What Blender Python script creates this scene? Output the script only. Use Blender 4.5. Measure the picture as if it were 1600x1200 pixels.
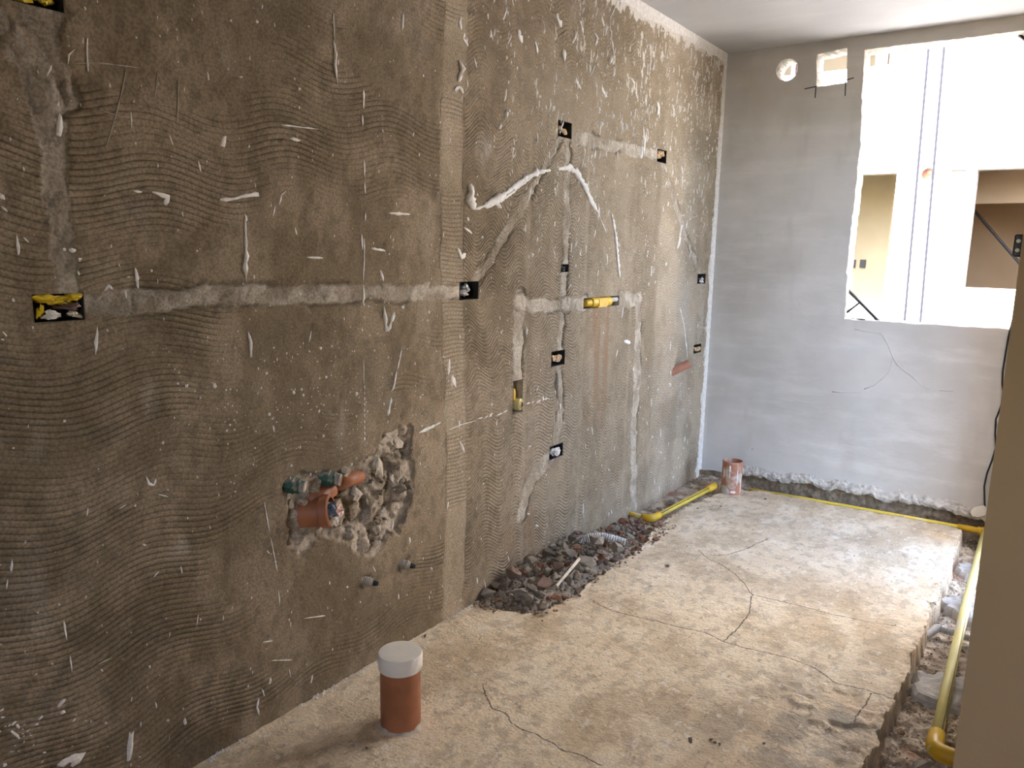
import bpy, bmesh, math, random
import numpy as np
from mathutils import Vector, Matrix

random.seed(7)
RNG = np.random.default_rng(11)
scene = bpy.context.scene
COL = scene.collection
for o in list(bpy.data.objects):
    bpy.data.objects.remove(o)

# ------------------------------------------------------------------ camera
FOC, YAW, PITCH, ROLL = 1204.0, 0.6131, 0.1748, 0.0191
CAM = Vector((1.7645, 0.0, 1.40))
ROOM_L, ROOM_H = 4.627, 2.5465          # far wall distance, ceiling height
fw = Vector((-math.sin(YAW) * math.cos(PITCH), math.cos(YAW) * math.cos(PITCH), -math.sin(PITCH)))
rt = Vector((math.cos(YAW), math.sin(YAW), 0))
up = rt.cross(fw)
rt2 = math.cos(ROLL) * rt + math.sin(ROLL) * up
up2 = -math.sin(ROLL) * rt + math.cos(ROLL) * up
cd = bpy.data.cameras.new('camera')
cam = bpy.data.objects.new('camera', cd)
COL.objects.link(cam)
cd.sensor_fit = 'HORIZONTAL'
cd.sensor_width = 36.0
cd.lens = FOC / 1600.0 * 36.0
cd.clip_start = 0.02
m = Matrix.Identity(4)
for i in range(3):
    m[i][0] = rt2[i]; m[i][1] = up2[i]; m[i][2] = -fw[i]; m[i][3] = CAM[i]
cam.matrix_world = m
scene.camera = cam

# ------------------------------------------------------------------ world, sun, exposure
SIDE = (3.42, 4.16)                     # hidden door opening in the right wall
SUN_E, SKY_S, EXPO = 8.5, 1.35, 1.36
w = bpy.data.worlds.new('sky')
scene.world = w
w.use_nodes = True
nt = w.node_tree
sky = nt.nodes.new('ShaderNodeTexSky')
sky.sky_type = 'NISHITA'
sky.sun_disc = False
sky.sun_elevation = math.radians(52)
sky.sun_rotation = math.radians(200)
sky.air_density = 0.8
sky.dust_density = 3.0
sky.ozone_density = 0.6
nt.links.new(sky.outputs['Color'], nt.nodes['Background'].inputs['Color'])
nt.nodes['Background'].inputs['Strength'].default_value = SKY_S
sd = bpy.data.lights.new('sun', 'SUN')
sd.energy = SUN_E
sd.angle = math.radians(0.6)
sd.color = (1.0, 0.95, 0.87)
sun = bpy.data.objects.new('sun', sd)
COL.objects.link(sun)
sun.rotation_euler = Vector((0.22, 0.60, -0.77)).to_track_quat('-Z', 'Y').to_euler()
# portals guide sky samples through the two openings of the room
def portal(name, loc, rot, sx, sy):
    ld = bpy.data.lights.new(name, 'AREA')
    ld.shape = 'RECTANGLE'; ld.size = sx; ld.size_y = sy
    ld.cycles.is_portal = True
    o = bpy.data.objects.new(name, ld); COL.objects.link(o)
    o.location = loc; o.rotation_euler = rot
portal('portal_window', (1.18, ROOM_L + 0.16, 1.76), (math.radians(-90), 0, 0), 0.85, 1.46)
portal('portal_side', (1.88, (SIDE[0] + SIDE[1]) / 2, 1.175), (0, math.radians(90), 0), 2.45, SIDE[1] - SIDE[0])
portal('portal_back', (2.0, -2.02, 1.55), (math.radians(90), 0, 0), 0.8, 0.8)

vs = scene.view_settings
vs.view_transform = 'Standard'
vs.look = 'None'
vs.gamma = 1.0
vs.use_curve_mapping = False
vs.exposure = EXPO
scene.cycles.use_denoising = True
scene.cycles.max_bounces = 8
scene.cycles.diffuse_bounces = 6
scene.cycles.glossy_bounces = 2
scene.cycles.use_adaptive_sampling = True
scene.cycles.adaptive_threshold = 0.07
scene.cycles.adaptive_min_samples = 20
scene.cycles.sample_clamp_indirect = 8.0
scene.cycles.use_light_tree = False

# ------------------------------------------------------------------ survey helpers
# photographed points carried onto the real planes of the room (metres)
def ray(px, py):
    return fw + rt2 * ((px - 800) / FOC) - up2 * ((py - 600) / FOC)
def on_plane(px, py, axis, val):
    d = ray(px, py)
    return CAM + d * ((val - CAM[axis]) / d[axis])
def W(px, py):                      # on the left wall -> (y, z)
    p = on_plane(px, py, 0, 0.0); return (p.y, p.z)
def F(px, py, z=0.0):               # on the floor -> (x, y)
    p = on_plane(px, py, 2, z); return (p.x, p.y)
def B(px, py, Y=ROOM_L):            # on the far wall (or facade) -> (x, z)
    p = on_plane(px, py, 1, Y); return (p.x, p.z)

# ------------------------------------------------------------------ numpy noise
def _hash(ix, iy, seed):
    n = (ix.astype(np.int64) * 374761393 + iy.astype(np.int64) * 668265263 + seed * 1442695041) & 0x7fffffff
    n = ((n ^ (n >> 13)) * 1274126177) & 0x7fffffff
    n = n ^ (n >> 16)
    return (n & 0xffff) / 65535.0
def vnoise(x, y, seed=0):
    x = np.asarray(x, float); y = np.asarray(y, float)
    ix = np.floor(x); iy = np.floor(y)
    fx = x - ix; fy = y - iy
    fx = fx * fx * (3 - 2 * fx); fy = fy * fy * (3 - 2 * fy)
    a = _hash(ix, iy, seed); b = _hash(ix + 1, iy, seed)
    c = _hash(ix, iy + 1, seed); d = _hash(ix + 1, iy + 1, seed)
    return (a * (1 - fx) + b * fx) * (1 - fy) + (c * (1 - fx) + d * fx) * fy
def fbm(x, y, oct=4, seed=0):
    s = 0; a = 0.5; f = 1.0; t = 0
    for i in range(oct):
        s = s + a * vnoise(x * f, y * f, seed + i * 17); t += a
        a *= 0.5; f *= 2.03
    return s / t
def worley(x, y, seed=0):
    ix = np.floor(x); iy = np.floor(y)
    best = np.full(x.shape, 9.0); second = np.full(x.shape, 9.0); idv = np.zeros(x.shape)
    slope = np.zeros(x.shape)
    for dx in (-1, 0, 1):
        for dy in (-1, 0, 1):
            cx = ix + dx; cy = iy + dy
            px = cx + _hash(cx, cy, seed); py = cy + _hash(cx, cy, seed + 5)
            d = np.hypot(x - px, y - py)
            hid = _hash(cx, cy, seed + 9)
            sl = (x - px) * (_hash(cx, cy, seed + 11) - .5) + (y - py) * (_hash(cx, cy, seed + 13) - .5)
            near = d < best
            second = np.where(near, best, np.minimum(second, d))
            idv = np.where(near, hid, idv); slope = np.where(near, sl, slope)
            best = np.where(near, d, best)
    return best, second, idv, slope
def sstep(a, b, x):
    t = np.clip((x - a) / (b - a), 0, 1)
    return t * t * (3 - 2 * t)
def cmix(f, a, b):
    f = np.clip(np.asarray(f), 0, 1)[..., None]
    return np.asarray(a) * (1 - f) + np.asarray(b) * f
def dist_poly(X, Y, pts, closed=False):
    d = np.full(X.shape, 1e9)
    n = len(pts)
    for i in range(n if closed else n - 1):
        ax, ay = pts[i]; bx, by = pts[(i + 1) % n]
        vx, vy = bx - ax, by - ay
        L2 = vx * vx + vy * vy + 1e-12
        t = np.clip(((X - ax) * vx + (Y - ay) * vy) / L2, 0, 1)
        d = np.minimum(d, np.hypot(X - ax - t * vx, Y - ay - t * vy))
    return d
def inside_poly(X, Y, pts):
    r = np.zeros(X.shape, bool)
    n = len(pts)
    for i in range(n):
        ax, ay = pts[i]; bx, by = pts[(i + 1) % n]
        if ay == by: continue
        c = ((ay > Y) != (by > Y)) & (X < (bx - ax) * (Y - ay) / (by - ay) + ax)
        r ^= c
    return r
def signed_line(X, Y, pts):
    """signed distance to an open polyline, and a fade near its ends"""
    best = np.full(X.shape, 1e9); sg = np.zeros(X.shape); fade = np.zeros(X.shape)
    for i in range(len(pts) - 1):
        ax, ay = pts[i]; bx, by = pts[i + 1]
        vx, vy = bx - ax, by - ay
        L = math.hypot(vx, vy)
        tr = ((X - ax) * vx + (Y - ay) * vy) / (L * L)
        t = np.clip(tr, 0, 1)
        d = np.hypot(X - ax - t * vx, Y - ay - t * vy)
        s = np.sign((X - ax) * vy - (Y - ay) * vx)
        nb = d < best
        out = np.zeros(X.shape)
        if i == 0: out = np.maximum(out, -tr * L)
        if i == len(pts) - 2: out = np.maximum(out, (tr - 1) * L)
        sg = np.where(nb, s, sg); fade = np.where(nb, out, fade)
        best = np.where(nb, d, best)
    return np.where(sg == 0, 1, sg) * best + np.maximum(fade, 0) * 4

# ------------------------------------------------------------------ mesh helpers
def link(me, name, material=None, parent=None, smooth=False):
    if material is not None: me.materials.append(material)
    if smooth:
        me.polygons.foreach_set('use_smooth', [True] * len(me.polygons))
    o = bpy.data.objects.new(name, me)
    COL.objects.link(o)
    if parent is not None: o.parent = parent
    return o
def from_bm(bm, name, material=None, parent=None, smooth=False):
    me = bpy.data.meshes.new(name)
    bm.normal_update()
    bm.to_mesh(me); bm.free()
    return link(me, name, material, parent, smooth)
def from_data(name, verts, faces, material=None, parent=None, smooth=False):
    me = bpy.data.meshes.new(name)
    me.from_pydata(verts, [], faces); me.update()
    return link(me, name, material, parent, smooth)
def empty(name, loc=(0, 0, 0)):
    o = bpy.data.objects.new(name, None)
    o.empty_display_size = 0.05
    o.location = loc
    COL.objects.link(o)
    return o
def tag(o, label, cat, group=None, kind=None):
    o['label'] = label; o['category'] = cat
    if group: o['group'] = group
    if kind: o['kind'] = kind
    return o
def struct(o):
    o['kind'] = 'structure'; return o
def rel(parent):
    """offset for parts whose coordinates are given in world metres"""
    return -Vector(parent.location)
def box_bm(bm, x0, x1, y0, y1, z0, z1):
    vs_ = [bm.verts.new(p) for p in [(x0, y0, z0), (x1, y0, z0), (x1, y1, z0), (x0, y1, z0),
                                     (x0, y0, z1), (x1, y0, z1), (x1, y1, z1), (x0, y1, z1)]]
    for f in [(0, 3, 2, 1), (4, 5, 6, 7), (0, 1, 5, 4), (1, 2, 6, 5), (2, 3, 7, 6), (3, 0, 4, 7)]:
        bm.faces.new([vs_[i] for i in f])
    return vs_
def tube_bm(bm, path, radii, seg=20, hollow=None, cap0=True, cap1=True, jitter=0.0, squash=1.0, sq_axis=None):
    path = [Vector(p) for p in path]
    n = len(path)
    if not hasattr(radii, '__len__'): radii = [radii] * n
    tang = []
    for i in range(n):
        a = path[max(i - 1, 0)]; b = path[min(i + 1, n - 1)]
        t = b - a
        if t.length < 1e-9: t = tang[-1] if tang else Vector((0, 0, 1))
        tang.append(t.normalized())
    ref = Vector((0, 0, 1)) if abs(tang[0].z) < 0.9 else Vector((1, 0, 0))
    nrm = (ref - tang[0] * ref.dot(tang[0])).normalized()
    rings = []
    for i in range(n):
        t = tang[i]
        nrm = (nrm - t * nrm.dot(t)).normalized()
        bi = t.cross(nrm)
        ring = []
        for k in range(seg):
            a = 2 * math.pi * k / seg
            r = radii[i] * (1 + (random.uniform(-jitter, jitter) if jitter else 0))
            d = (nrm * math.cos(a) + bi * math.sin(a)) * r
            if sq_axis is not None:
                d = d - sq_axis * d.dot(sq_axis) * (1 - squash)
            ring.append(bm.verts.new(path[i] + d))
        rings.append(ring)
    for i in range(n - 1):
        for k in range(seg):
            k2 = (k + 1) % seg
            bm.faces.new([rings[i][k], rings[i][k2], rings[i + 1][k2], rings[i + 1][k]])
    if cap0: bm.faces.new(list(reversed(rings[0])))
    if cap1: bm.faces.new(rings[-1])
    return rings
def lathe_bm(bm, origin, axis, profile, seg=32):
    """profile: list of (radius, distance along axis)"""
    axis = Vector(axis).normalized()
    ref = Vector((0, 0, 1)) if abs(axis.z) < 0.9 else Vector((1, 0, 0))
    n = (ref - axis * ref.dot(axis)).normalized(); b = axis.cross(n)
    o = Vector(origin)
    rings = []
    for r, h in profile:
        if r < 1e-6:
            rings.append([bm.verts.new(o + axis * h)])
        else:
            rings.append([bm.verts.new(o + axis * h + (n * math.cos(2 * math.pi * k / seg) + b * math.sin(2 * math.pi * k / seg)) * r) for k in range(seg)])
    for i in range(len(rings) - 1):
        A, C = rings[i], rings[i + 1]
        for k in range(seg):
            k2 = (k + 1) % seg
            if len(A) == 1 and len(C) == 1: continue
            if len(A) == 1: bm.faces.new([A[0], C[k2], C[k]])
            elif len(C) == 1: bm.faces.new([A[k], A[k2], C[0]])
            else: bm.faces.new([A[k], A[k2], C[k2], C[k]])
def shade_auto(o, ang=35):
    me = o.data
    me.polygons.foreach_set('use_smooth', [True] * len(me.polygons))
    bm = bmesh.new(); bm.from_mesh(me)
    for e in bm.edges:
        if len(e.link_faces) == 2 and e.calc_face_angle(0) > math.radians(ang): e.smooth = False
    bm.to_mesh(me); bm.free()
    return o
def arc(c, a0, a1, r, e1, e2, n=8):
    c = Vector(c); e1 = Vector(e1); e2 = Vector(e2)
    return [c + e1 * (r * math.cos(a0 + (a1 - a0) * i / n)) + e2 * (r * math.sin(a0 + (a1 - a0) * i / n)) for i in range(n + 1)]

# ------------------------------------------------------------------ materials
class N:
    def __init__(s, name):
        s.m = bpy.data.materials.new(name); s.m.use_nodes = True
        s.t = s.m.node_tree; s.p = s.t.nodes['Principled BSDF']
    def node(s, typ, **kw):
        n = s.t.nodes.new(typ)
        for k, v in kw.items(): setattr(n, k, v)
        return n
    def set(s, inp, v):
        if isinstance(v, bpy.types.NodeSocket): s.t.links.new(v, inp)
        elif hasattr(inp.default_value, '__len__') and hasattr(v, '__len__') and len(inp.default_value) == 4 and len(v) == 3:
            inp.default_value = (*v, 1)
        else: inp.default_value = v
    def math(s, op, a, b=0.0, c=0.0, clamp=False):
        n = s.node('ShaderNodeMath', operation=op, use_clamp=clamp)
        s.set(n.inputs[0], a); s.set(n.inputs[1], b)
        if op in ('MULTIPLY_ADD',): s.set(n.inputs[2], c)
        return n.outputs[0]
    def map(s, v, a, b, c=0.0, d=1.0, smooth=True):
        n = s.node('ShaderNodeMapRange', interpolation_type='SMOOTHSTEP' if smooth else 'LINEAR')
        for i, x in enumerate((v, a, b, c, d)): s.set(n.inputs[i], x)
        return n.outputs[0]
    def mix(s, f, a, b, blend='MIX'):
        n = s.node('ShaderNodeMix', data_type='RGBA', blend_type=blend)
        s.set(n.inputs['Factor'], f); s.set(n.inputs['A'], a) if False else None
        s.set(n.inputs[0], f); s.set(n.inputs[6], a); s.set(n.inputs[7], b)
        return n.outputs[2]
    def coord(s, scale=(1, 1, 1), loc=(0, 0, 0), rot=(0, 0, 0)):
        if not hasattr(s, '_tc'): s._tc = s.node('ShaderNodeTexCoord')
        mp = s.node('ShaderNodeMapping')
        s.t.links.new(s._tc.outputs['Object'], mp.inputs[0])
        mp.inputs['Location'].default_value = loc; mp.inputs['Scale'].default_value = scale
        mp.inputs['Rotation'].default_value = rot
        return mp.outputs[0]
    def noise(s, scale, detail=4.0, rough=0.55, stretch=(1, 1, 1), loc=(0, 0, 0), dist=0.0):
        n = s.node('ShaderNodeTexNoise')
        s.t.links.new(s.coord(stretch, loc), n.inputs['Vector'])
        n.inputs['Scale'].default_value = scale; n.inputs['Detail'].default_value = detail
        n.inputs['Roughness'].default_value = rough; n.inputs['Distortion'].default_value = dist
        return n.outputs[0]
    def voro(s, scale, stretch=(1, 1, 1), feature='F1', rnd=1.0):
        n = s.node('ShaderNodeTexVoronoi', feature=feature)
        s.t.links.new(s.coord(stretch), n.inputs['Vector'])
        n.inputs['Scale'].default_value = scale; n.inputs['Randomness'].default_value = rnd
        return n.outputs[0]
    def attr(s, name, out='Fac'):
        n = s.node('ShaderNodeAttribute', attribute_name=name)
        return n.outputs[out]
    def rgb(s, c):
        n = s.node('ShaderNodeSeparateColor'); s.t.links.new(c, n.inputs[0]); return n.outputs
    def bump(s, h, dist=0.002, strength=1.0, normal=None):
        n = s.node('ShaderNodeBump')
        n.inputs['Distance'].default_value = dist; n.inputs['Strength'].default_value = strength
        s.set(n.inputs['Height'], h)
        if normal is not None: s.t.links.new(normal, n.inputs['Normal'])
        return n.outputs[0]
    def out(s, color=None, rough=None, normal=None, spec=None, metal=None):
        if color is not None: s.set(s.p.inputs['Base Color'], color)
        if rough is not None: s.set(s.p.inputs['Roughness'], rough)
        if normal is not None: s.set(s.p.inputs['Normal'], normal)
        if spec is not None: s.set(s.p.inputs['Specular IOR Level'], spec)
        if metal is not None: s.set(s.p.inputs['Metallic'], metal)
        return s.m
def simple(name, col, rough=0.7, var=0.18, scale=25, bump=0.0008, bscale=60, spec=0.4, metal=0.0, dirt=None, dirt_amt=0.0):
    n = N(name)
    nz = n.noise(scale, 3)
    a = tuple(c * (1 - var) for c in col); b = tuple(min(1, c * (1 + var)) for c in col)
    c = n.mix(n.map(nz, 0.3, 0.7), a, b)
    if dirt is not None:
        dz = n.noise(scale * 0.6, 3, 0.65, loc=(3.3, 1.7, 9.1))
        c = n.mix(n.map(dz, 0.62 - dirt_amt * 0.3, 0.75 - dirt_amt * 0.25), c, dirt)
    nm = n.bump(n.noise(bscale, 2), bump) if bump else None
    return n.out(c, rough, nm, spec, metal)

M = {}
M['white_plaster'] = simple('white_plaster', (0.80, 0.77, 0.72), 0.85, 0.10, 60, 0.0015, 120, 0.2)
M['orange_pvc'] = simple('orange_pvc', (0.36, 0.14, 0.065), 0.45, 0.16, 9, 0.0002, 200, 0.4)
M['orange_pvc_dusty'] = simple('orange_pvc_dusty', (0.42, 0.19, 0.12), 0.6, 0.14, 14, 0.0003, 150, 0.3, dirt=(0.55, 0.47, 0.40), dirt_amt=0.30)
M['orange_inside'] = simple('orange_inside', (0.26, 0.09, 0.05), 0.5, 0.1)
M['cap_white'] = simple('cap_white', (0.82, 0.78, 0.70), 0.5, 0.06, 9, 0.0003, 80, 0.4, dirt=(0.55, 0.52, 0.45), dirt_amt=0.25)
M['yellow_pipe'] = simple('yellow_pipe', (0.74, 0.55, 0.07), 0.45, 0.08, 8, 0.0002, 100, 0.4, dirt=(0.62, 0.56, 0.42), dirt_amt=0.05)
M['yellow_pipe_pale'] = simple('yellow_pipe_pale', (0.76, 0.68, 0.27), 0.45, 0.06, 9, 0.0002, 100, 0.4, dirt=(0.62, 0.58, 0.44), dirt_amt=0.15)
M['yellow_fitting'] = simple('yellow_fitting', (0.70, 0.44, 0.03), 0.4, 0.10, 14, 0.0002, 100, 0.45, dirt=(0.62, 0.52, 0.35), dirt_amt=0.0)
M['yellow_film'] = simple('yellow_film', (0.78, 0.56, 0.03), 0.35, 0.2, 30, 0.001, 50, 0.5)
M['brown_film'] = simple('brown_film', (0.12, 0.07, 0.06), 0.4, 0.4, 40, 0.001, 50, 0.5)
M['white_film'] = simple('white_film', (0.74, 0.71, 0.66), 0.4, 0.15, 40, 0.001, 50, 0.5)
M['grey_film'] = simple('grey_film', (0.42, 0.42, 0.43), 0.3, 0.4, 60, 0.001, 50, 0.6)
M['tan_paper'] = simple('tan_paper', (0.62, 0.42, 0.24), 0.8, 0.25, 50, 0.001, 60, 0.2)
M['cream_paper'] = simple('cream_paper', (0.62, 0.54, 0.42), 0.8, 0.2, 50, 0.001, 60, 0.2)
M['box_black'] = simple('box_black', (0.03, 0.028, 0.026), 0.6, 0.3)
M['black'] = simple('black', (0.018, 0.018, 0.02), 0.5, 0.3)
M['green_fitting'] = simple('green_fitting', (0.035, 0.10, 0.065), 0.45, 0.25, 30, 0.0003, 90, 0.4, dirt=(0.36, 0.32, 0.26), dirt_amt=0.25)
M['brass'] = simple('brass', (0.42, 0.30, 0.14), 0.45, 0.2, 60, 0.0003, 90, 0.5, metal=0.6)
M['grey_stub'] = simple('grey_stub', (0.36, 0.33, 0.27), 0.6, 0.2, 60)
M['pink_wrap'] = simple('pink_wrap', (0.66, 0.42, 0.34), 0.45, 0.2, 40, 0.001, 60)
M['blue_wrap'] = simple('blue_wrap', (0.12, 0.14, 0.18), 0.4, 0.3, 40, 0.001, 60)
M['mortar_grey'] = simple('mortar_grey', (0.50, 0.475, 0.44), 0.85, 0.12, 30, 0.003, 70, 0.2)
M['mortar_warm'] = simple('mortar_warm', (0.42, 0.36, 0.29), 0.9, 0.15, 40, 0.003, 90, 0.2)
M['conduit_grey'] = simple('conduit_grey', (0.58, 0.57, 0.54), 0.6, 0.08, 20, 0.0004, 90, 0.3, dirt=(0.42, 0.38, 0.32), dirt_amt=0.2)
M['stone_grey'] = simple('stone_grey', (0.46, 0.395, 0.31), 0.92, 0.25, 35, 0.004, 60, 0.15)
M['stone_pale'] = simple('stone_pale', (0.54, 0.475, 0.385), 0.92, 0.2, 35, 0.004, 60, 0.15)
M['stone_dark'] = simple('stone_dark', (0.30, 0.24, 0.175), 0.92, 0.3, 35, 0.004, 60, 0.15)
M['brick_red'] = simple('brick_red', (0.42, 0.20, 0.12), 0.92, 0.3, 35, 0.004, 60, 0.15, dirt=(0.38, 0.30, 0.24), dirt_amt=0.3)
M['brick_dull'] = simple('brick_dull', (0.35, 0.225, 0.16), 0.92, 0.3, 35, 0.004, 60, 0.15, dirt=(0.36, 0.31, 0.26), dirt_amt=0.45)
M['wood_pale'] = simple('wood_pale', (0.60, 0.53, 0.42), 0.7, 0.15, 40)
M['pencil'] = simple('pencil', (0.05, 0.05, 0.05), 0.8, 0.1)
M['steel_black'] = simple('steel_black', (0.025, 0.024, 0.024), 0.5, 0.3, 40)
M['cable_blue'] = simple('cable_blue', (0.018, 0.018, 0.026), 0.9, 0.1)
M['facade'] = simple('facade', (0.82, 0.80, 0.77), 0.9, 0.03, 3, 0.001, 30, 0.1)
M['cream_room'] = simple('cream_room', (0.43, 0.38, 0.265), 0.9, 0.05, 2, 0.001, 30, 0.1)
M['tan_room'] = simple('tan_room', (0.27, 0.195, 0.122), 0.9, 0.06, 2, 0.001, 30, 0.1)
M['lip'] = simple('broken_plaster', (0.50, 0.47, 0.42), 0.9, 0.25, 40, 0.004, 70, 0.1)
M['reveal'] = simple('raw_reveal', (0.40, 0.37, 0.32), 0.9, 0.25, 30, 0.004, 60, 0.1)
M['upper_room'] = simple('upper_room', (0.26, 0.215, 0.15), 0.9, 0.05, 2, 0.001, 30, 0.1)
M['ground'] = simple('ground', (0.20, 0.185, 0.165), 0.95, 0.15, 1.5, 0.003, 20, 0.1)
M['taupe_paint'] = simple('taupe_paint', (0.31, 0.222, 0.13), 0.9, 0.04, 3, 0.0006, 90, 0.1)
M['room_paint'] = simple('room_paint', (0.50, 0.45, 0.38), 0.9, 0.05, 3, 0.0006, 90, 0.1)

def wall_left_material():
    n = N('mortar_coat')
    base = n.attr('base_col', 'Color')
    wash = n.attr('wash')
    fine = n.noise(150, 1.0, 0.6)
    c = n.mix(n.map(fine, 0.36, 0.66, 0, 0.55), base, n.mix(0.62, base, (0.03, 0.02, 0.012)))
    # lime wash and splashes of white plaster
    spl = n.noise(26, 3.5, 0.75, stretch=(1, 1.0, 0.42))
    thr = n.math('SUBTRACT', 0.83, n.math('MULTIPLY', wash, 0.48))
    wmask = n.map(n.math('SUBTRACT', spl, thr), 0.0, 0.05)
    spk = n.noise(95, 0.0, 0.5, stretch=(1, 1, 0.55))
    spk = n.map(n.math('ADD', spk, n.math('MULTIPLY', wash, 0.10)), 0.845, 0.865)
    white = n.math('MAXIMUM', wmask, n.math('MULTIPLY', spk, 0.8))
    c = n.mix(white, c, (0.74, 0.70, 0.63))
    # combed grooves
    g = n.math('ABSOLUTE', n.math('SINE', n.math('MULTIPLY', n.attr('phase'), 0.5)))
    h = n.math('MULTIPLY', n.math('POWER', g, 0.45), n.attr('amp'))
    h2 = n.math('ADD', n.math('MULTIPLY', fine, 0.12), n.math('MULTIPLY', n.noise(45, 2, 0.65), 0.34))
    nm = n.bump(n.math('ADD', n.math('MULTIPLY', h2, 0.75), h), 0.0046, 1.0)
    return n.out(c, 0.9, nm, 0.15)
M['wall_left'] = wall_left_material()

def far_wall_material():
    n = N('old_white_plaster')
    a = n.noise(1.3, 4, 0.6); b = n.noise(7, 4, 0.65, stretch=(0.35, 1, 1.6))
    c = n.mix(n.map(a, 0.32, 0.68), (0.50, 0.485, 0.45), (0.64, 0.625, 0.595))
    c = n.mix(n.map(b, 0.45, 0.75, 0, 0.5), c, (0.71, 0.70, 0.67))
    c = n.mix(n.map(n.noise(3.5, 3, 0.7, stretch=(1.5, 1, 0.5), loc=(4, 2, 1)), 0.55, 0.75, 0, 0.35), c, (0.46, 0.43, 0.38))
    dark = n.map(n.noise(38, 0, 0.5, stretch=(1, 1, 0.7), loc=(1, 5, 2)), 0.89, 0.92, 0, 0.45)
    c = n.mix(dark, c, (0.30, 0.28, 0.25))
    h = n.math('ADD', n.math('MULTIPLY', b, 0.6), n.math('MULTIPLY', n.noise(30, 3, 0.7), 0.4))
    return n.out(c, 0.88, n.bump(h, 0.004, 0.8), 0.15)
M['far_wall'] = far_wall_material()

def ceiling_material():
    n = N('ceiling_plaster')
    a = n.noise(1.1, 3, 0.6); b = n.noise(5, 4, 0.65, stretch=(0.5, 1.6, 1))
    c = n.mix(n.map(a, 0.3, 0.7), (0.43, 0.435, 0.435), (0.52, 0.525, 0.525))
    c = n.mix(n.map(b, 0.45, 0.75, 0, 0.45), c, (0.58, 0.583, 0.583))
    h = n.math('ADD', n.math('MULTIPLY', b, 0.7), n.math('MULTIPLY', n.noise(30, 3), 0.25))
    return n.out(c, 0.85, n.bump(h, 0.004, 0.7), 0.15)
M['ceiling'] = ceiling_material()

NCR = 6
def floor_material():
    n = N('worn_screed')
    base = n.attr('base_col', 'Color'); bed = n.attr('bed')
    f = n.noise(120, 1, 0.6)
    c = n.mix(n.map(f, 0.36, 0.68, 0, 0.35), base, n.mix(0.55, base, (0.10, 0.07, 0.045)))
    top = n.math('SUBTRACT', 1.0, bed)
    chips = n.map(n.noise(46, 2, 0.62, stretch=(1, 0.5, 1), loc=(2, 8, 0)), 0.63, 0.68)
    c = n.mix(n.math('MULTIPLY', chips, 0.5), c, (0.25, 0.185, 0.125))
    pz = n.noise(30, 3, 0.7, stretch=(1, 0.6, 1), loc=(9, 1, 0))
    c = n.mix(n.math('MULTIPLY', n.map(pz, 0.58, 0.66, 0, 0.6), top), c, (0.84, 0.79, 0.70))
    cr = None
    wv = n.map(f, 0.3, 0.7, 0.0018, 0.0044)
    for k in range(NCR):
        v = n.math('SUBTRACT', 1.0, n.math('DIVIDE', n.math('ABSOLUTE', n.attr('crack%d' % k)), wv), clamp=True)
        cr = v if cr is None else n.math('MAXIMUM', cr, v)
    cr = n.math('MULTIPLY', cr, n.map(n.attr('crack_near'), 0.020, 0.010))
    c = n.mix(n.math('MULTIPLY', n.map(cr, 0.0, 0.6), 0.92), c, (0.085, 0.062, 0.042))
    h = n.math('ADD', n.math('MULTIPLY', pz, 0.35), n.math('MULTIPLY', f, 0.14))
    h = n.math('ADD', h, n.math('MULTIPLY', n.noise(38, 3, 0.65), 0.6))
    rough = n.map(pz, 0.3, 0.7, 0.48, 0.70)
    rough = n.math('ADD', rough, n.math('MULTIPLY', bed, 0.3), clamp=True)
    return n.out(c, rough, n.bump(h, 0.009, 1.0), 0.27)
M['floor'] = floor_material()

# ------------------------------------------------------------------ grid mesh from numpy
def grid_mesh(name, us, vs_, P, keep=None, flip=False):
    """P: (nu, nv, 3) points; keep: (nu-1, nv-1) bool"""
    nu, nv = len(us), len(vs_)
    idx = np.arange(nu * nv).reshape(nu, nv)
    q = np.stack([idx[:-1, :-1], idx[1:, :-1], idx[1:, 1:], idx[:-1, 1:]], -1)
    if flip: q = q[..., ::-1]
    q = q[keep] if keep is not None else q.reshape(-1, 4)
    me = bpy.data.meshes.new(name)
    me.vertices.add(nu * nv)
    me.vertices.foreach_set('co', P.reshape(-1).astype(np.float32))
    nf = len(q)
    me.loops.add(nf * 4)
    me.loops.foreach_set('vertex_index', q.reshape(-1).astype(np.int32))
    me.polygons.add(nf)
    me.polygons.foreach_set('loop_start', (np.arange(nf) * 4).astype(np.int32))
    me.polygons.foreach_set('loop_total', np.full(nf, 4, np.int32))
    me.polygons.foreach_set('use_smooth', np.ones(nf, bool))
    me.update(calc_edges=True)
    me.validate()
    return me
def add_attr(me, name, arr):
    a = me.attributes.new(name, 'FLOAT', 'POINT')
    a.data.foreach_set('value', arr.reshape(-1).astype(np.float32))
def add_rgb(me, name, arr):
    a = me.attributes.new(name, 'FLOAT_COLOR', 'POINT')
    c = np.concatenate([arr, np.ones(arr.shape[:-1] + (1,))], -1)
    a.data.foreach_set('color', c.reshape(-1).astype(np.float32))
def add_col(me, name, r, g, b):
    a = me.attributes.new(name, 'FLOAT_COLOR', 'POINT')
    c = np.stack([r, g, b, np.ones_like(r)], -1)
    a.data.foreach_set('color', c.reshape(-1).astype(np.float32))

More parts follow.
